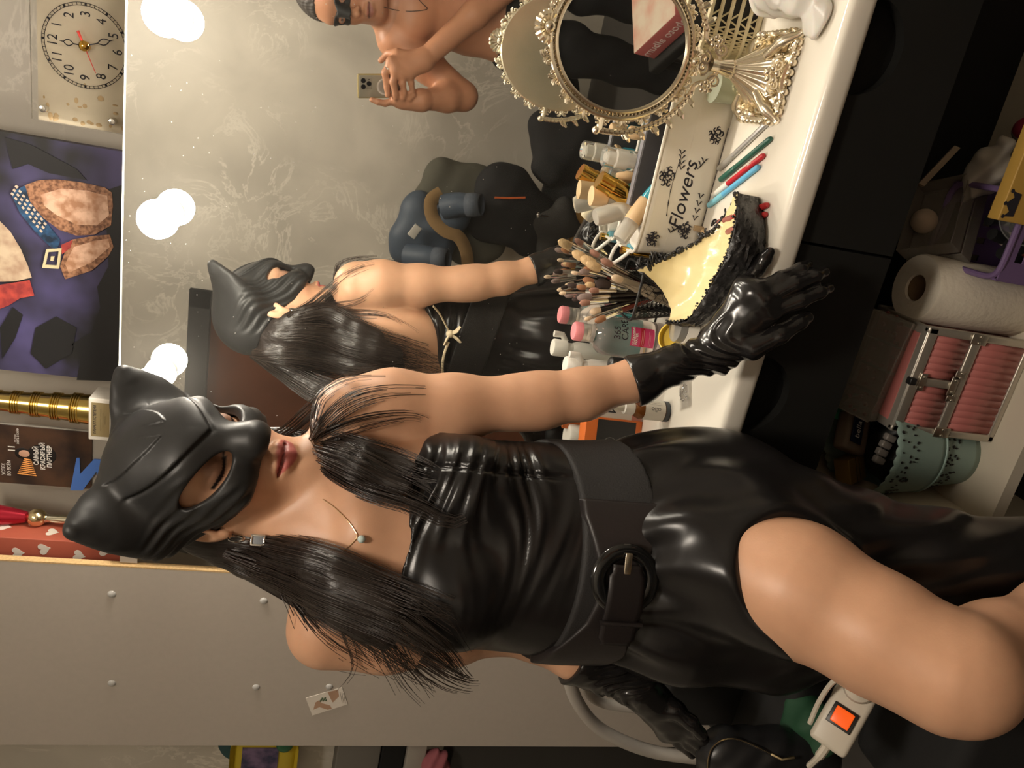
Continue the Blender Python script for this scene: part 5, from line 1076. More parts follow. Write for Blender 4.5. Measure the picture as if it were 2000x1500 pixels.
# handbag
o=P(1500,1470,d=1.1); S=SDF(); t=thing('handbag','black handbag with arched brass zip on the chair at the lower left','handbag',o)
for a,b,d_,r in ((1420,1475,1.1,.045),(1500,1480,1.11,.05),(1580,1480,1.12,.042),(1450,1520,1.12,.06),(1560,1530,1.13,.06)): S.ell(P(a,b,d=d_),(r,r*.8,r),None,.03)
S.add(lambda p:-.002*np.sin(p[:,0]*120+p[:,2]*70)*np.sin(p[:,2]*90+p[:,1]*50),o,99,.01,'d'); S.build('leather_body',mat('bag_leather',(.016,.016,.017),.35,bump=.12,bscale=60),o-.2,o+.2,.004,t,o)
zp=[march(S,a,b,off=.001) for a,b in ((1382,1499),(1384,1480),(1392,1460),(1410,1446),(1432,1443),(1455,1449),(1480,1460),(1505,1472))]; zp=[q-o for q in zp if q is not None]
if len(zp)>3:
    q=spline(zp,60); g=G(); g.tube(q,.0026,6); bz_=g.build('zip_tape',MBLKP,t); g=G()
    for i in range(0,60): g.ball(V(q[i]+nrm(CAM-o)*.0022),.0012,5,4)
    g.build('zip_teeth',mat('brass',(.62,.52,.32),.3,1),bz_); g=G(); e=V(q[-1]); g.tube([e,e+Vector((.0,-.01,-.012)),e+Vector((.004,-.01,-.03))],.0022,6); g.build('zip_pull',mat('brass',(0,0,0)),bz_)
o=P(1960,1478,d=1.15); t=thing('lattice_chair','cream moulded garden chair back with curved lattice at the bottom corner','chair',o); g=G()
for k in range(6): g.tube(spline([P(1890+k*24,1455,d=1.15)-o,P(1900+k*24,1480-6*(k%2),d=1.15)-o,P(1925+k*24,1500,d=1.16)-o,P(1930+k*26,1540,d=1.18)-o],12),.007,8)
g.tube([P(1860,1452,d=1.15)-o,P(2100,1448,d=1.13)-o],.008,8); g.build('lattice_back',mat('cream_plastic2',(.5,.44,.34),.5),t); 
for dx in (-.05,.10): g=G(); g.tube([(dx,.02,-.01),(dx,.03,-float(o[2]))],.012,8); g.build('leg',mat('cream_plastic2',(0,0,0)),t)

t=thing('green_cloth','dark green cloth lying between handbag and pouf','cloth',P(1580,1420,d=1.13)); c_=P(1580,1420,d=1.13); S=SDF(); S.ell(c_,(.05,.05,.035),None,.01); S.add(lambda p:-.005*np.sin(p[:,0]*90+p[:,2]*60)*np.sin(p[:,1]*100),(0,0,0),99,.01,'d'); S.build('cloth_folds',mat('bottle_green',(.012,.06,.025),.7),c_-.09,c_+.09,.004,t,c_)
# ================================================================ open shelf below
o=np.array([-.145,-.20,sz]); t=thing('paper_roll','upright roll of white kitchen paper beside the pink case','paper roll',o)
lat(t,'paper',mat('white_paper',(.72,.66,.55),.9,bump=.4,bscale=90),[(.022,.0),(.055,.0),(.0565,.004),(.0562,.10),(.0568,.195),(.054,.2),(.023,.2),(.022,.197),(.022,.0)],T0,48); lat(t,'card_core',mat('brown_card',(.22,.14,.075),.8),[(.0215,.002),(.0215,.196),(.020,.196),(.020,.002),(.0215,.002)],T0,32)
# pink case
cw_,chh,cdp=.182,.205,.135; o=np.array([-.284,-.27+cdp/2,sz]); t=thing('makeup_case','pink ribbed make-up case with silver frame and steel corner hinges on the open shelf','case',o); MPK=mat('pink_ribbed',(.50,.17,.155),.35,bump=.0); MAL=mat('aluminium',(.55,.51,.44),.35,.7)
G().rbox((0,0,chh/2),(cw_-.01,cdp-.01,chh-.008),.003).build('shell',mat('case_inner',(.25,.09,.085),.5),t)
def ribs(nm,x0,x1,z0,z1):
    g=G(); n=int((x1-x0)/.0115)
    g.grid(lambda u,v:(x0+(x1-x0)*u,-cdp/2+.0035-.0022*abs(math.sin(PI*u*n)),z0+(z1-z0)*v),n*8+1,3); g.build(nm,MPK,t,solid=.001)
sp_=.112
ribs('upper_panel',-cw_/2+.012,-.008,sp_+.008,chh-.02); ribs('upper_panel',.008,cw_/2-.012,sp_+.008,chh-.02); ribs('lower_panel',-cw_/2+.012,cw_/2-.012,.012,sp_-.012)
for nm,c,d in (('top_rail',(0,-cdp/2+.004,chh-.009),(cw_,.011,.018)),('bottom_rail',(0,-cdp/2+.004,.006),(cw_,.011,.012)),('middle_rail',(0,-cdp/2+.003,sp_-.002),(cw_,.010,.018)),('side_rail',(-cw_/2+.006,-cdp/2+.004,chh/2),(.012,.011,chh)),('side_rail',(cw_/2-.006,-cdp/2+.004,chh/2),(.012,.011,chh)),('centre_rail',(0,-cdp/2+.003,(sp_+chh)/2),(.014,.010,chh-sp_))): G().rbox(c,d,.0025).build(nm,MAL,t)
for y_ in (-1,1):
    for x_ in (-1,1): G().rbox((x_*(cw_/2-.005),y_*(cdp/2-.005),chh/2),(.012,.012,chh+.002),.003).build('corner_post',MAL,t)
G().rbox((0,0,chh-.003),(cw_,cdp,.008),.003).build('lid_frame',MAL,t); G().box((0,0,chh+.0015),(cw_-.03,cdp-.03,.002)).build('lid_panel',MPK,t)
mst=mat('steel_plate',(.62,.58,.5),.3,1)
for cx,cz_,w_,h_ in ((0,chh-.02,.03,.012),(0,sp_+.012,.034,.014),(-cw_/2+.008,sp_-.002,.018,.03),(cw_/2-.008,sp_-.002,.018,.03),(-.02,sp_+.006,.014,.02),(.02,sp_+.006,.014,.02)):
    G().rbox((cx,-cdp/2-.003,cz_),(w_,.003,h_),.001).build('steel_plate',mst,t); g=G()
    for k in (-1,1): g.ball((cx+k*w_*.3,-cdp/2-.0055,cz_),(.0026,.0016,.0026),8,6)
    g.build('rivet',mst,t)
G().rbox((0,-cdp/2-.004,chh+.001),(.012,.012,.012),.002).build('latch',MBLKP,t)
# bucket
o=np.array([-.425,-.205,sz]); t=thing('bucket','mint plastic bucket with lacy perforated rim full of odds and ends on the open shelf','bucket',o); MMI=mat('mint_plastic',(.27,.38,.34),.45)
rb0=lambda z:.058+.03*z/.2
def bw(u,z,k=0): a=2*PI*u; r=rb0(z)+k; return Vector((r*math.cos(a),r*math.sin(a),z))
g=G(); g.grid(lambda u,v:bw(u,.105*v),72,8,True); g.grid(lambda u,v:bw(u,0)*max(v,.001)+Vector((0,0,.001)),72,4,True); g.build('lower_pot',MMI,t,solid=.002)
g=G(); g.grid(lambda u,v:bw(u,.09+(.11+.004*abs(math.sin(2*PI*u*18)))*v,.007),216,10,True); g.build('upper_collar',MMI,t,solid=.0018)
g=G(); g.tube([bw(i/72,.09,.008) for i in range(72)],.0022,6,closed=True); g.build('collar_edge',MMI,t)
g=G(); RR=random.Random(9)
for z0,z1,kk,n_ in ((.155,.192,.0095,190),(.05,.085,.0022,170)):
    g=G()
    for i in range(n_):
        u=RR.random(); z=RR.uniform(z0,z1); p=bw(u,z,kk); a=2*PI*u; R=Matrix.Rotation(a,3,'Z'); g.ball(p,(.0008,RR.uniform(.0014,.003),RR.uniform(.0022,.004)),7,4,R)
    g.build('lace_holes',MBLKP,t)
S=SDF(); c_=o+[0,0,.12]; S.ell(c_,(.072,.072,.055),None,.01); S.add(lambda p:-.006*np.sin(p[:,0]*90)*np.sin(p[:,1]*80+p[:,2]*50),(0,0,0),99,.01,'d'); t2=thing('dark_pouch','black pouch filling the mint bucket','pouch',o+[0,0,.10]); S.build('pouch_body',mat('black_nylon',(.014,.015,.013),.5),c_-.1,c_+.1,.005,t2,o+[0,0,.10])
p=o+[.0,.02,.19]; t=thing('cotton_pack','clear pack with dark blue bella label sticking out of the mint bucket','pack',p,(.3,.2,.5)); G().rbox((0,0,.02),(.07,.03,.06),.008).build('clear_pack',mat('dusky_film',(.42,.33,.26),.2,trans=.5,ior=1.1),t); G().rbox((.005,-.018,.03),(.05,.003,.028),.001).build('blue_label',mat('navy_label',(.01,.014,.05),.3),t); text('bella',.017,'lettering',MWHP,Matrix.Translation((.005,-.0198,.03))@XR,t,.0002)
p=o+[-.055,.0,.20]; t=thing('gold_carton','small brown and gold carton at the left rim of the mint bucket','box',p,(.4,-.3,.3)); G().rbox((0,0,0),(.045,.03,.05),.002).build('carton',mat('bronze_card',(.24,.15,.04),.35,.4),t); text('————\n———',.012,'lettering',MINK,Matrix.Translation((0,-.0154,0))@XR,t,.0002)
p=o+[.012,-.055,.195]; t=thing('grey_clip','grey ribbed hair clip on the front rim of the bucket','clip',p,(0,.3,.2)); g=G()
for k in range(4): g.rbox((-.021+.014*k,0,.002*math.sin(k)),(.0125,.012,.02),.003)
g.rbox((0,.008,-.004),(.056,.006,.012),.003); g.build('clip_body',mat('grey_acetate',(.2,.18,.16),.3),t)
p=o+[.05,.03,.235]; t=thing('green_scrunchie','bright green ribbon end above the mint bucket','ribbon',p); g=G(); g.grid(lambda u,v:(.05*(u-.5),.02*math.sin(3*u),.02*(v-.5)*(1-.5*u)+.012*math.sin(2.5*u)-.03*u),14,5); g.build('ribbon_band',mat('emerald',(.03,.22,.12),.5),t,solid=.003); g=G(); g.tube([(.0,0,0),(.005,0,-.06)],.003,6); g.build('ribbon_tail',mat('emerald',(0,0,0)),t)
# clear organiser
MCL=mat('smoky_clear',(.72,.68,.62),.15,trans=.82,ior=1.1); p=P(1738,690,y=-.20)+[-.025,0,.012]; t=thing('organiser_box','long clear divided organiser box standing on the back of the pink case','box',p,(.45,.10,0)); g=G(); L_=.175
g.box((0,0,0),(L_,.07,.002)); 
for y_ in (-.035,.035): g.box((0,y_,.014),(L_,.002,.028))
for k in range(5): g.box((-L_/2+L_*k/4,0,.014),(.002,.07,.028))
g.build('clear_tray',MCL,t,smooth=False); G().box((0,0,.030),(L_+.004,.074,.002)).build('clear_lid',MCL,t,smooth=False); g=G(); RR=random.Random(1)
for k in range(40): g.ball((RR.uniform(-.09,.09),RR.uniform(-.03,.03),.006),.004,6,4)
g2=g.build('beads',mat('mixed_beads',(.2,.06,.05),.3),t); g2['kind']='stuff'
# purple basket
o=np.array([-.035,-.22,sz]); t=thing('purple_basket','purple plastic basket with oval holes and open handle beside the paper roll','basket',o); MPU=mat('purple_plastic',(.17,.11,.24),.45); g=G()
bw_,bd_,bh_=.13,.16,.15; ho=[]
def wallx(y0,s):
    nx,nz=13,9
    for i in range(nx):
        for k in range(nz):
            x=-bw_/2+bw_*(i+.5)/nx; z=bh_*(k+.5)/nz
            if i%3==1 and 1<k<nz-3 and k%2==1: continue
            if 3<=i<=9 and k==nz-2: continue
            g.box((x,y0,z),(bw_/nx,.003,bh_/nz))
def wally(x0):
    n1,nz=16,9
    for i in range(n1):
        for k in range(nz):
            y=-bd_/2+bd_*(i+.5)/n1; z=bh_*(k+.5)/nz
            if i%2==1 and 1<k<nz-3 and k%2==1: continue
            g.box((x0,y,z),(.003,bd_/n1,bh_/nz))
wallx(-bd_/2,1); wallx(bd_/2,1); wally(-bw_/2); wally(bw_/2); g.box((0,0,.002),(bw_,bd_,.003)); g.build('basket_walls',MPU,t,smooth=False)
g=G(); g.tube([(bw_/2*math.copysign(abs(math.cos(a))**.3,math.cos(a)),bd_/2*math.copysign(abs(math.sin(a))**.3,math.sin(a)),bh_) for a in np.linspace(0,2*PI,61)[:-1]],.005,8,closed=True); g.build('rim',MPU,t)
RR=random.Random(4)
for k in range(7):
    c=o+[RR.uniform(-.045,.045),RR.uniform(-.055,.055),.012]; t=thing('cosmetic_tube',['dull red tube in the purple basket','black capped tube in the purple basket','white labelled tube in the purple basket','brown stick in the purple basket','grey pot in the purple basket','pale tube in the purple basket','dark stick in the purple basket'][k],'tube',c,(RR.uniform(-.2,.2),RR.uniform(-.2,.2),0),'tubes in the purple basket')
    lat(t,'tube_body',mat('tube%d'%k,[(.2,.03,.03),(.02,.02,.02),(.5,.46,.4),(.14,.06,.03),(.14,.14,.12),(.45,.36,.3),(.03,.02,.02)][k],.4),[(.01,0),(.011,.07),(.008,.075)],T0,14); lat(t,'tube_cap',MBLKP,[(.0095,.072),(.0095,.10),(.0005,.101)],T0,14)
p=np.array([.005,-.295,.315]); t=thing('clear_dish','clear round plastic dish hooked over the purple basket','dish',p); lat(t,'dish_wall',MGLASS,[(.0005,0),(.04,0),(.048,.012),(.049,.02),(.047,.02),(.046,.013),(.039,.002),(.0005,.002)],frame((0,0,0),(0,-.4,1)),36)
# clear food boxes and ball
p=P(1850,440,y=-.16); t=thing('clear_container','pair of clear plastic containers tilted behind the purple basket','container',(p[0]-.01,-.15,p[2]-.02),(.35,.3,.5)); g=G()
for dz in (0,.035):
    g.box((0,0,dz),(.13,.09,.002)); 
    for s_ in (-1,1): g.box((0,s_*.045,dz+.014),(.13,.002,.028)); g.box((s_*.065,0,dz+.014),(.002,.09,.028))
g.build('clear_walls',MCL,t,smooth=False)
p=P(1805,432,y=-.14); t=thing('beige_sponge','round beige make-up sponge between drawers and clear containers','sponge',p); G().ball((0,0,0),.021,18,12).build('sponge_body',mat('beige_sponge',(.5,.4,.3),.9),t)
# yellow box with crown
a,b=P(1950,430,y=-.33),P(2060,200,y=-.33); o=np.array([(a[0]+b[0])/2+.03,-.318,sz]); hgt=float(a[2]-sz)
w2=float(b[0]-a[0])+.06
t=thing('crown_box','ochre yellow box with small black crown at the front right of the open shelf','box',o); G().rbox((0,0,hgt/2),(w2,.022,hgt),.002).build('carton',mat('ochre_card',(.46,.28,.06),.5),t)
q=P(1980,400,y=-.331)-o; g=G(); cr=[(-.016,-.008),(.016,-.008),(.018,.008),(.010,.002),(0,.012),(-.010,.002),(-.018,.008)]; g.prism([(q[0]+x,q[2]+z) for x,z in cr],0,.0006,Matrix.Translation((0,-.0112,0))@XR)
for x in (-.018,0,.018): g.ball((q[0]+x,-.0116,q[2]+(.013 if x==0 else .009)),(.003,.0006,.003),8,5)
g.build('crown_print',MINK,t,smooth=False)
c_=P(1925,335,y=-.15); t=thing('white_bag','crumpled white plastic bag behind the ochre box','bag',c_); S=SDF(); S.chain([(*P(1890,380,y=-.17),.012),(*P(1930,335,y=-.17),.03),(*P(1960,285,y=-.18),.014)],.02); S.add(lambda p:-.004*np.sin(p[:,0]*140+p[:,2]*80)*np.sin(p[:,2]*120+p[:,1]*90),(0,0,0),99,.01,'d'); S.build('bag_film',mat('white_film',(.5,.46,.4),.4),c_-.1,c_+.1,.004,t,c_)
p=P(1905,385,y=-.12); t=thing('red_pouch','dark red pouch beside the white bag','pouch',p); G().rbox((0,0,0),(.06,.04,.05),.012,n=3).build('pouch_body',mat('dark_red',(.16,.015,.012),.6),t)
a,b=P(1868,288,y=-.10),P(1798,362,y=-.10); t=thing('wooden_stick','pale wooden slat leaning in the dark back of the open shelf','slat',a); g=G(); g.tube([V(a*0),V(b-a)],.010,4,flat=.5); g.build('stick',mat('pale_slat',(.45,.36,.26),.6),t)
p=P(2006,255,y=-.15); t=thing('striped_ball','crimson and white striped ball deep in the open shelf','ball',(p[0],p[1],p[2])); G().ball((0,0,0),.022,20,14).build('ball_skin',mat('crimson_ball',(.35,.03,.07),.4),t); lat(t,'white_band',mat('ball_white',(.6,.56,.5),.4),[(.0213,-.006),(.0224,0),(.0213,.006)],frame((0,0,0),(.4,-.5,.6)),28)
# ================================================================ photographer in front of the mirror (seen reflected)
def Q(px,py,y): return P(px,py,y=y)*np.array([1,-1,1])   # reflected sight -> real point at distance y before the mirror
_sv=(HO,HF,HL,HU,HM)
MB=np.array([.30,-1.50,0.]); man=thing('person','shirtless man in small black eye mask holding a phone, seen in the mirror','person',MB)
HO=Q(668,-14,1.40); HF=nrm([-.50,.84,-.22]); HL=nrm(np.cross([-.16,.1,.98],HF)); HU=np.cross(HF,HL); HM=np.array([HF,HL,HU]); SCL=1.10
def mloc(p): return ((p-HO)/SCL)@HM.T
def mw(f,l,u): return HO+SCL*(f*HF+l*HL+u*HU)
HD=SDF(); head(HD)
for s in (-1,1): HD.cone(hw(.01,s*.052,-.05),hw(.06,s*.026,-.088),.022,.019,.03)
B=SDF(); B.add(lambda p:HD.ev((p-HO)/SCL+HO)*SCL,HO,.16,.02)
chest=np.array([.31,-1.50,1.17]); nbm=np.array([.275,-1.46,1.30])
B.cone(mw(-.02,0,-.03),nbm,.058,.062,.03)
ls=Q(775,78,1.46); rs=np.array([.50,-1.47,1.275]); 
for J in (ls,rs): B.cone(nbm,J+[0,0,.01],.05,.05,.06)
B.ell(chest,(.175,.105,.16),None,.05); B.ell(chest+[.0,.045,.02],(.15,.075,.10),None,.04); B.ell((.30,-1.50,1.0),(.155,.105,.16),None,.05); B.ell((.30,-1.51,.86),(.16,.115,.13),None,.05)
for s in (-1,1): B.ell((.30+s*.075,-1.415,1.19),(.075,.04,.055),None,.03)
le=Q(905,188,1.42); lw_=Q(822,196,1.335); B.chain([(*ls,.062),(*(ls*.55+le*.45),.054),(*le,.045),(*(le*.6+lw_*.4),.044),(*lw_,.030)],.02)
re=Q(1010,-45,1.36); rw=Q(826,118,1.30); B.chain([(*rs,.062),(*(rs*.5+re*.5),.054),(*re,.046),(*(re*.55+rw*.45),.041),(*rw,.030)],.02)
def fingers(W,K,F,r=.0105):
    for k in K: B.cone(W,k,.024,.014,.02)
    for i in range(len(K)-2): B.cone(K[i],K[i+1],.013,.013,.012)
    for f in F: B.chain(f,.005)
K=[Q(764,120,1.272),Q(772,136,1.268),Q(786,143,1.272),Q(800,146,1.28),Q(776,104,1.29)]
fingers(rw,K,[[(*K[0],.0115),(*Q(752,142,1.278),.011),(*Q(756,172,1.289),.0095),(*Q(757,186,1.29),.008)],[(*K[1],.0115),(*Q(768,160,1.272),.011),(*Q(772,182,1.283),.0095),(*Q(773,190,1.287),.008)],[(*K[2],.011),(*Q(786,163,1.275),.0105),(*Q(789,180,1.284),.009),(*Q(789,186,1.287),.008)],[(*K[3],.010),(*Q(803,162,1.285),.0095),(*Q(806,178,1.296),.008)],[(*K[4],.013),(*Q(758,104,1.325),.011),(*Q(744,118,1.335),.009)]])
K=[Q(772,196,1.315),Q(780,200,1.318),Q(790,202,1.322),Q(800,201,1.328),Q(786,190,1.335)]
fingers(lw_,K,[[(*K[0],.0115),(*Q(752,202,1.312),.010),(*Q(738,199,1.31),.009),(*Q(726,195,1.31),.0075)],[(*K[1],.011),(*Q(772,186,1.292),.010),(*Q(790,178,1.294),.008)],[(*K[2],.011),(*Q(786,190,1.294),.010),(*Q(800,182,1.296),.008)],[(*K[3],.010),(*Q(800,192,1.30),.009),(*Q(808,186,1.30),.0075)],[(*K[4],.014),(*Q(765,186,1.345),.011),(*Q(745,180,1.34),.009)]])
def mcol(p):
    q=mloc(p); c=np.tile(np.array([.56,.27,.155]),(len(p),1)); f,l,u=q.T; near=(np.linalg.norm(q,axis=1)<.16)&(f>.03)
    t=np.abs(l)/.0245; m=ss(-.0015,.0015,(-.052-.007*t**1.6)-u)*ss(-.0015,.0015,u-(-.072+.010*t**2))*(t<1)*near*(f>.07); c=c*(1-m[:,None])+m[:,None]*np.array([.42,.15,.12])
    se=near&(np.abs(u+.0612)<.0013)&(t<1)&(f>.07); c[se]=[.12,.04,.03]
    m=near*ss(-.035,-.06,u)*ss(.02,.05,f)*.25; c=c*(1-m[:,None])+m[:,None]*np.array([.25,.16,.12])
    for s in (-1,1):
        e=((l-s*.031)/.011)**2+((u-.0125)/.0035)**2; m=near&(e<1)&(f>.05); c[m]=[.35,.3,.27]; m=near&(((l-s*.031)**2+(u-.0125)**2)<.0035**2)&(f>.05); c[m]=[.03,.02,.02]
    return c
B.build('body',mat('man_skin',(.5,.25,.15),.42,attr='col',noise=.08,nscale=40,sss=.08,bump=.05,bscale=300),(-.15,-1.75,.7),(.75,-1.2,1.72),.0035,man,MB,mcol)
S=SDF(); S.add(lambda p:HD.ev((p-HO)/SCL+HO)*SCL-.004,HO,.17,.001); S.cone(mw(.1,0,.02),mw(.119,0,-.012),.014,.014,.015)
S.add(lambda p:(lambda q:np.maximum(np.abs(q[:,2]-.012-.25*np.abs(q[:,1])*0)-np.interp(np.abs(q[:,1]),[0,.02,.045,.07,.09],[.016,.022,.024,.016,.006]),-q[:,0]+.0)*SCL)(mloc(p)),HO,99,.003,'i')
for s in (-1,1): S.ell(mw(.09,s*.032,.0125),(.03,.0165,.0105),HM,.003,'s')
S.build('eye_mask',mat('black_satin',(.015,.015,.016),.45),HO-.16,HO+.16,.0025,man,MB)
S=SDF(); S.ell(mw(-.012,0,.045),(.108,.086,.095),HM,.01); S.add(lambda p:(lambda q:(np.interp(q[:,0],[-.11,-.03,.02,.06,.1],[-.03,-.01,.03,.075,.10])-q[:,2])*SCL)(mloc(p)),HO,99,.006,'i'); S.add(lambda p:-.0015*np.sin(p[:,0]*400+p[:,2]*200)*np.sin(p[:,1]*350+p[:,2]*150),HO,99,.01,'d')
S.build('hair',mat('greying_hair',(.05,.042,.036),.6,noise=.5,nscale=200),HO-.16,HO+.17,.0035,man,MB)
S=SDF(); S.ell((.30,-1.51,.86),(.17,.125,.10),None,.03)
for s in (-1,1): S.chain([(.30+s*.085,-1.51,.80,.095),(.30+s*.09,-1.49,.45,.07),(.30+s*.095,-1.52,.06,.06)],.03); S.cone((.30+s*.095,-1.50,.035),(.30+s*.11,-1.36,.03),.035,.03,.02)
S.add(lambda p:p[:,2]-.925,MB,99,.005,'i'); S.add(lambda p:.0-p[:,2],MB,99,.003,'i'); S.add(lambda p:-.004*np.sin(p[:,2]*40+p[:,0]*30),MB,99,.01,'d')
S.build('trousers',mat('black_denim',(.012,.012,.013),.8),(.05,-1.70,-.01),(.56,-1.25,.95),.006,man,MB)
nl=[march(B,a,b,True,.002,1.5) for a,b in ((750,14),(775,20),(805,22),(834,18),(826,8),(815,-4))]; nl=[q-MB for q in nl if q is not None]
if len(nl)>3: g=G(); g.tube(spline(nl,30),.0012,5); g.build('neck_cord',MBLKP,man)
rp=Q(759,134,1.276); g=G(); T=frame(V(rp-MB),V(Q(753,142,1.278)-Q(764,120,1.272))); g.tube([T@Vector((.0122*math.cos(a),.0122*math.sin(a),0)) for a in np.linspace(0,2*PI,25)[:-1]],.0026,6,closed=True); g.build('finger_ring',MSIL if 'MSIL' in globals() else MSTEEL,man)
HO,HF,HL,HU,HM=_sv
# phone held at the point of view
ph=thing('phone','phone in clear amber case with three lenses and white ring held by the man','phone',CAM); ph.rotation_mode='QUATERNION'
PM=Matrix([V(RM[:,i]) for i in range(3)]).transposed(); ph.rotation_euler=(0,0,0); PT=PM.to_4x4()
def pp_(g): g.X=PT; return g
pp_(G()).rbox((-.0165,-.056,-.0085),(.072,.148,.008),.0035).build('body',mat('phone_glass',(.36,.33,.26),.25,coat=.3),ph)
pp_(G()).rbox((-.0165,-.056,-.0098),(.077,.153,.008),.0038).build('clear_case',mat('amber_case',(.42,.33,.14),.2),ph)
pp_(G()).rbox((-.006,-.006,-.0042),(.036,.036,.0022),.001).build('camera_plate',mat('plate_glass',(.33,.30,.24),.2,coat=.4),ph)
for a,b in ((.003,.003),(-.016,.003),(-.0065,-.0145)):
    g=pp_(G()); T=Matrix.Translation((a,b,0)); g.lathe([(.0005,-.0022),(.0058,-.0022),(.0062,-.0016),(.0074,-.0014),(.0078,-.0035)],24,T); g.build('lens',mat('lens_black',(.006,.006,.008),.08,coat=.6),ph)
g=pp_(G()); g.lathe([(.0005,-.003),(.0018,-.003),(.002,-.0035)],12,Matrix.Translation((.006,-.0145,0))); g.build('flash_dot',mat('lens_black',(0,0,0)),ph)
g=pp_(G()); g.lathe([(.0225,-.0044),(.0225,-.0040),(.0268,-.0040),(.0268,-.0044)],48,Matrix.Translation((-.0165,-.066,0))); g.build('white_ring',MWHP,ph)
# ================================================================ clothes heaped on chairs behind him
cd_=1.93
def heap(name,label,cat,partname,m,blobs,box,h=.008,amp=.0035,fr=26,group=None,extra=None):
    S=SDF(); c=np.mean([b[:3] for b in blobs],0)
    for b in blobs: S.ell(b[:3],b[3:6],None,.03)
    S.add(lambda p:-amp*np.sin(p[:,2]*fr+p[:,0]*fr*.6+2*np.sin(p[:,0]*fr*.4))*np.sin(p[:,0]*fr*.7-p[:,2]*fr*.3)-amp*.4*np.sin(p[:,2]*fr*2.3+p[:,0]*fr),c,99,.01,'d')
    S.add(lambda p:YF+.002-p[:,1],c,99,.003,'i'); S.add(lambda p:.001-p[:,2],c,99,.003,'i')
    t=thing(name,label,cat,c,group=group); A=np.array(blobs); lo=(A[:,:3]-A[:,3:6]).min(0)-.06; hi=(A[:,:3]+A[:,3:6]).max(0)+.06
    S.build(partname,m,lo,hi,h,t,c); return t,S,c
def bl(px,py,y,a,b,c): return (*Q(px,py,y),a,b,c)
oliv=mat('olive_canvas',(.085,.082,.062),.85,noise=.1); blu=mat('slate_blue_nylon',(.055,.075,.105),.55,noise=.1); tan=mat('tan_lining',(.25,.155,.065),.8); blk=mat('black_clothing',(.012,.012,.013),.8)
heap('olive_coat','olive green coat spread over the clothes heap, reflected behind the man','coat','coat_cloth',oliv,[bl(855,345,1.98,.075,.05,.06),bl(880,370,1.98,.12,.06,.11),bl(925,365,1.98,.10,.06,.10),bl(840,400,2.0,.10,.05,.08),bl(915,480,2.0,.09,.05,.11),bl(945,475,2.0,.08,.05,.10)],None)
t,S,c=heap('blue_jacket','slate blue jacket with tan lined collar lying on the heap, reflected beside the bare shoulder','jacket','jacket_cloth',blu,[bl(815,420,1.93,.10,.06,.08),bl(800,470,1.93,.11,.06,.09),bl(850,455,1.92,.11,.06,.10),bl(845,510,1.93,.10,.06,.08),bl(885,420,1.88,.085,.06,.07)],None)
for nm,pts,r in (('sleeve',[(870,405,1.86),(895,400,1.83),(915,400,1.81)],[.055,.05,.045]),('sleeve',[(800,500,1.88),(830,503,1.83),(850,505,1.81)],[.055,.05,.045])):
    g=G(); q=[Q(*p)-c for p in pts]; g.tube(spline(q,10),list(np.linspace(r[0],r[2],10)),18); sl=g.build(nm,blu,t); g=G(); d=q[-1]-q[-2]; g.tube([q[-1]-d*.1,q[-1]+d*.5,q[-1]+d*1.25],[.044,.045,.041],18,cap=False); g.build('cuff',mat('slate_cuff',(.075,.09,.115),.7,bump=.3,bscale=150),sl,solid=.006)
g=G(); q=[Q(*p)-c for p in ((862,376,1.86),(842,392,1.85),(845,425,1.84),(868,450,1.83),(895,462,1.83),(910,490,1.83),(915,530,1.83))]; g.tube(spline(q,30),.028,10,flat=.35,up=(0,1,0)); g.build('tan_collar',tan,t)
g=G(); g.rbox(V(Q(810,452,1.845)-c),(.055,.006,.035),.003,Matrix.Rotation(.5,3,'Y')); g.build('white_patch',mat('patch_white',(.5,.48,.43),.7),t)
t,S,c=heap('black_bag','black bag with orange zip line under the blue jacket, reflected in the mirror','bag','bag_body',blk,[bl(985,370,1.93,.11,.06,.13),bl(1010,420,1.93,.14,.06,.13),bl(1040,440,1.95,.14,.06,.12),bl(960,420,1.95,.12,.06,.12)],None)
g=G(); q=[Q(*p)-c for p in ((966,386,1.86),(995,387,1.86),(1026,386,1.86))]; g.tube(q,.0045,6); g.build('orange_zip',mat('orange_zip',(.55,.12,.03),.5),t)
g=G(); g.ball(V(Q(1052,420,1.86)-c),(.012,.006,.01),8,6); g.tube([V(Q(1054,421,1.86)-c),V(Q(1070,423,1.86)-c)],.004,6); g.build('zip_puller',MSTEEL,t)
heap('black_clothes','black clothes and bags piled low on the floor, reflected under the mirror rosette','clothes','cloth_pile',blk,[bl(1075,330,1.95,.07,.06,.085),bl(1060,250,1.98,.07,.06,.06),bl(1090,270,1.98,.13,.07,.12),bl(1130,300,1.98,.16,.08,.16),bl(1150,230,1.98,.18,.08,.18),bl(1110,380,2.0,.11,.07,.12),bl(1180,330,1.98,.2,.09,.15),bl(1200,250,1.98,.2,.09,.14)],None,h=.010,amp=.005,fr=22)
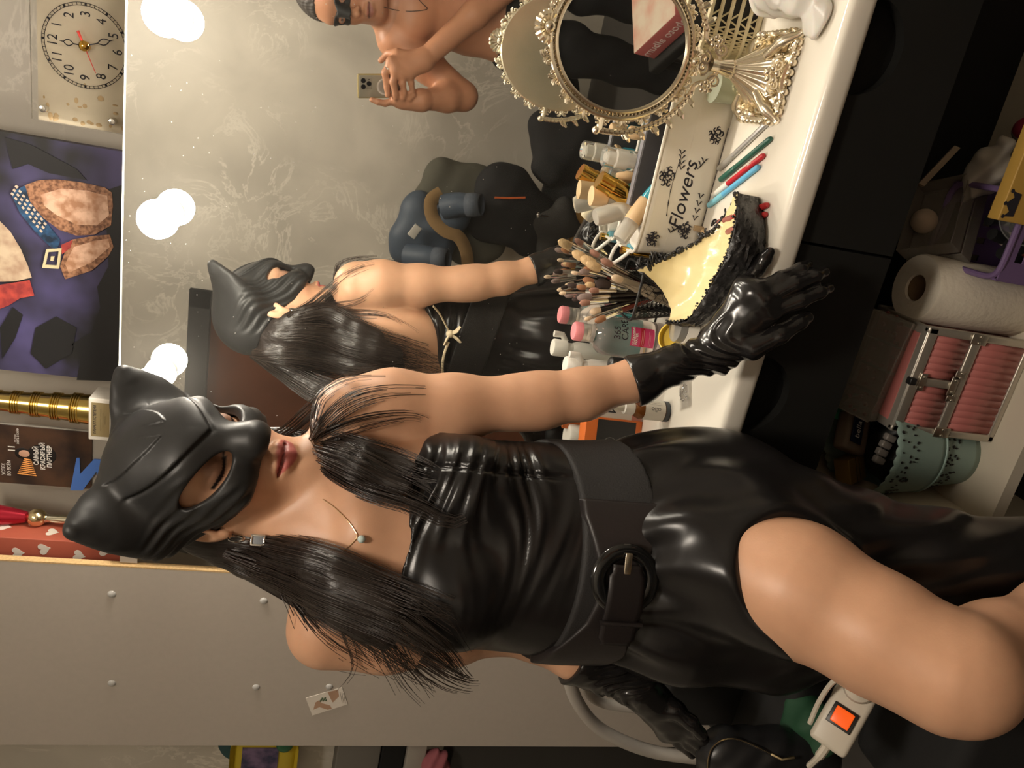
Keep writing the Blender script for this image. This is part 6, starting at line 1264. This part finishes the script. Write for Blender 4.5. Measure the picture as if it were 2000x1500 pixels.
heap('grey_trousers','dark grey trousers hanging over the chair seat, reflected below the black bag','trousers','trouser_cloth',mat('charcoal_cloth',(.04,.038,.035),.85),[bl(1085,440,1.9,.06,.05,.12),bl(1100,415,1.92,.07,.05,.05),bl(1070,460,1.92,.10,.05,.06)],None,amp=.004)
MYW=mat('yellow_wood',(.42,.23,.055),.45,noise=.15,nscale=20); a=Q(1115,424,1.92); t=thing('wooden_chair','chair with yellow wooden legs buried under clothes, seen reflected','chair',(a[0]-.12,-2.0,0))
for dx,dy in ((.13,.08),(-.24,.08),(.13,-.14),(-.24,-.14)): g=G(); g.box((dx,dy,.21),(.035,.035,.42)); g.build('leg',MYW,t,smooth=False,bevel=.003)
G().rbox((-.055,-.03,.43),(.42,.27,.03),.006).build('seat',MYW,t); G().box((-.055,.085,.36),(.38,.022,.05)).build('rail',MYW,t,smooth=False)
t=thing('green_bag','dark green bag under the chair, glimpsed reflected below the grey trousers','bag',(Q(1030,505,2.0)[0],-2.02,0)); G().rbox((0,0,.12),(.16,.12,.24),.03,n=3).build('bag_body',mat('moss',(.05,.09,.012),.7),t)
# photo album box that the small oval mirror shows
bx=np.array([.314,-.860]); an=math.atan2(-.5,.87)
t=thing('album_box','pink sided photo album box with flower lid, seen in the oval table mirror','box',(bx[0],bx[1],.517),(0,0,an)); G().rbox((0,0,.028),(.22,.16,.056),.001).build('box_body',mat('salmon_card',(.50,.13,.12),.4),t); G().box((0,0,.0565),(.219,.159,.0012)).build('flower_lid',mat('cream_flower_card',(.66,.56,.44),.4,col2=(.58,.27,.2),nscale=11),t,smooth=False)
text('photo album',.03,'lettering',mat('pale_print',(.75,.6,.55),.5),Matrix.Translation((-.1106,0,.028))@Matrix.Rotation(-PI/2,4,'Z')@Matrix.Rotation(PI/2,4,'X'),t,.0003)
t=thing('side_stool','low black stool carrying the pink album box','stool',(bx[0],bx[1],0),(0,0,an)); G().rbox((0,0,.5),(.26,.22,.03),.006).build('seat',MBLK,t)
for dx,dy in ((-.11,-.09),(.11,-.09),(-.11,.09),(.11,.09)): g=G(); g.tube([(dx,dy,.49),(dx,dy,0)],.011,10); g.build('leg',MBLK,t)
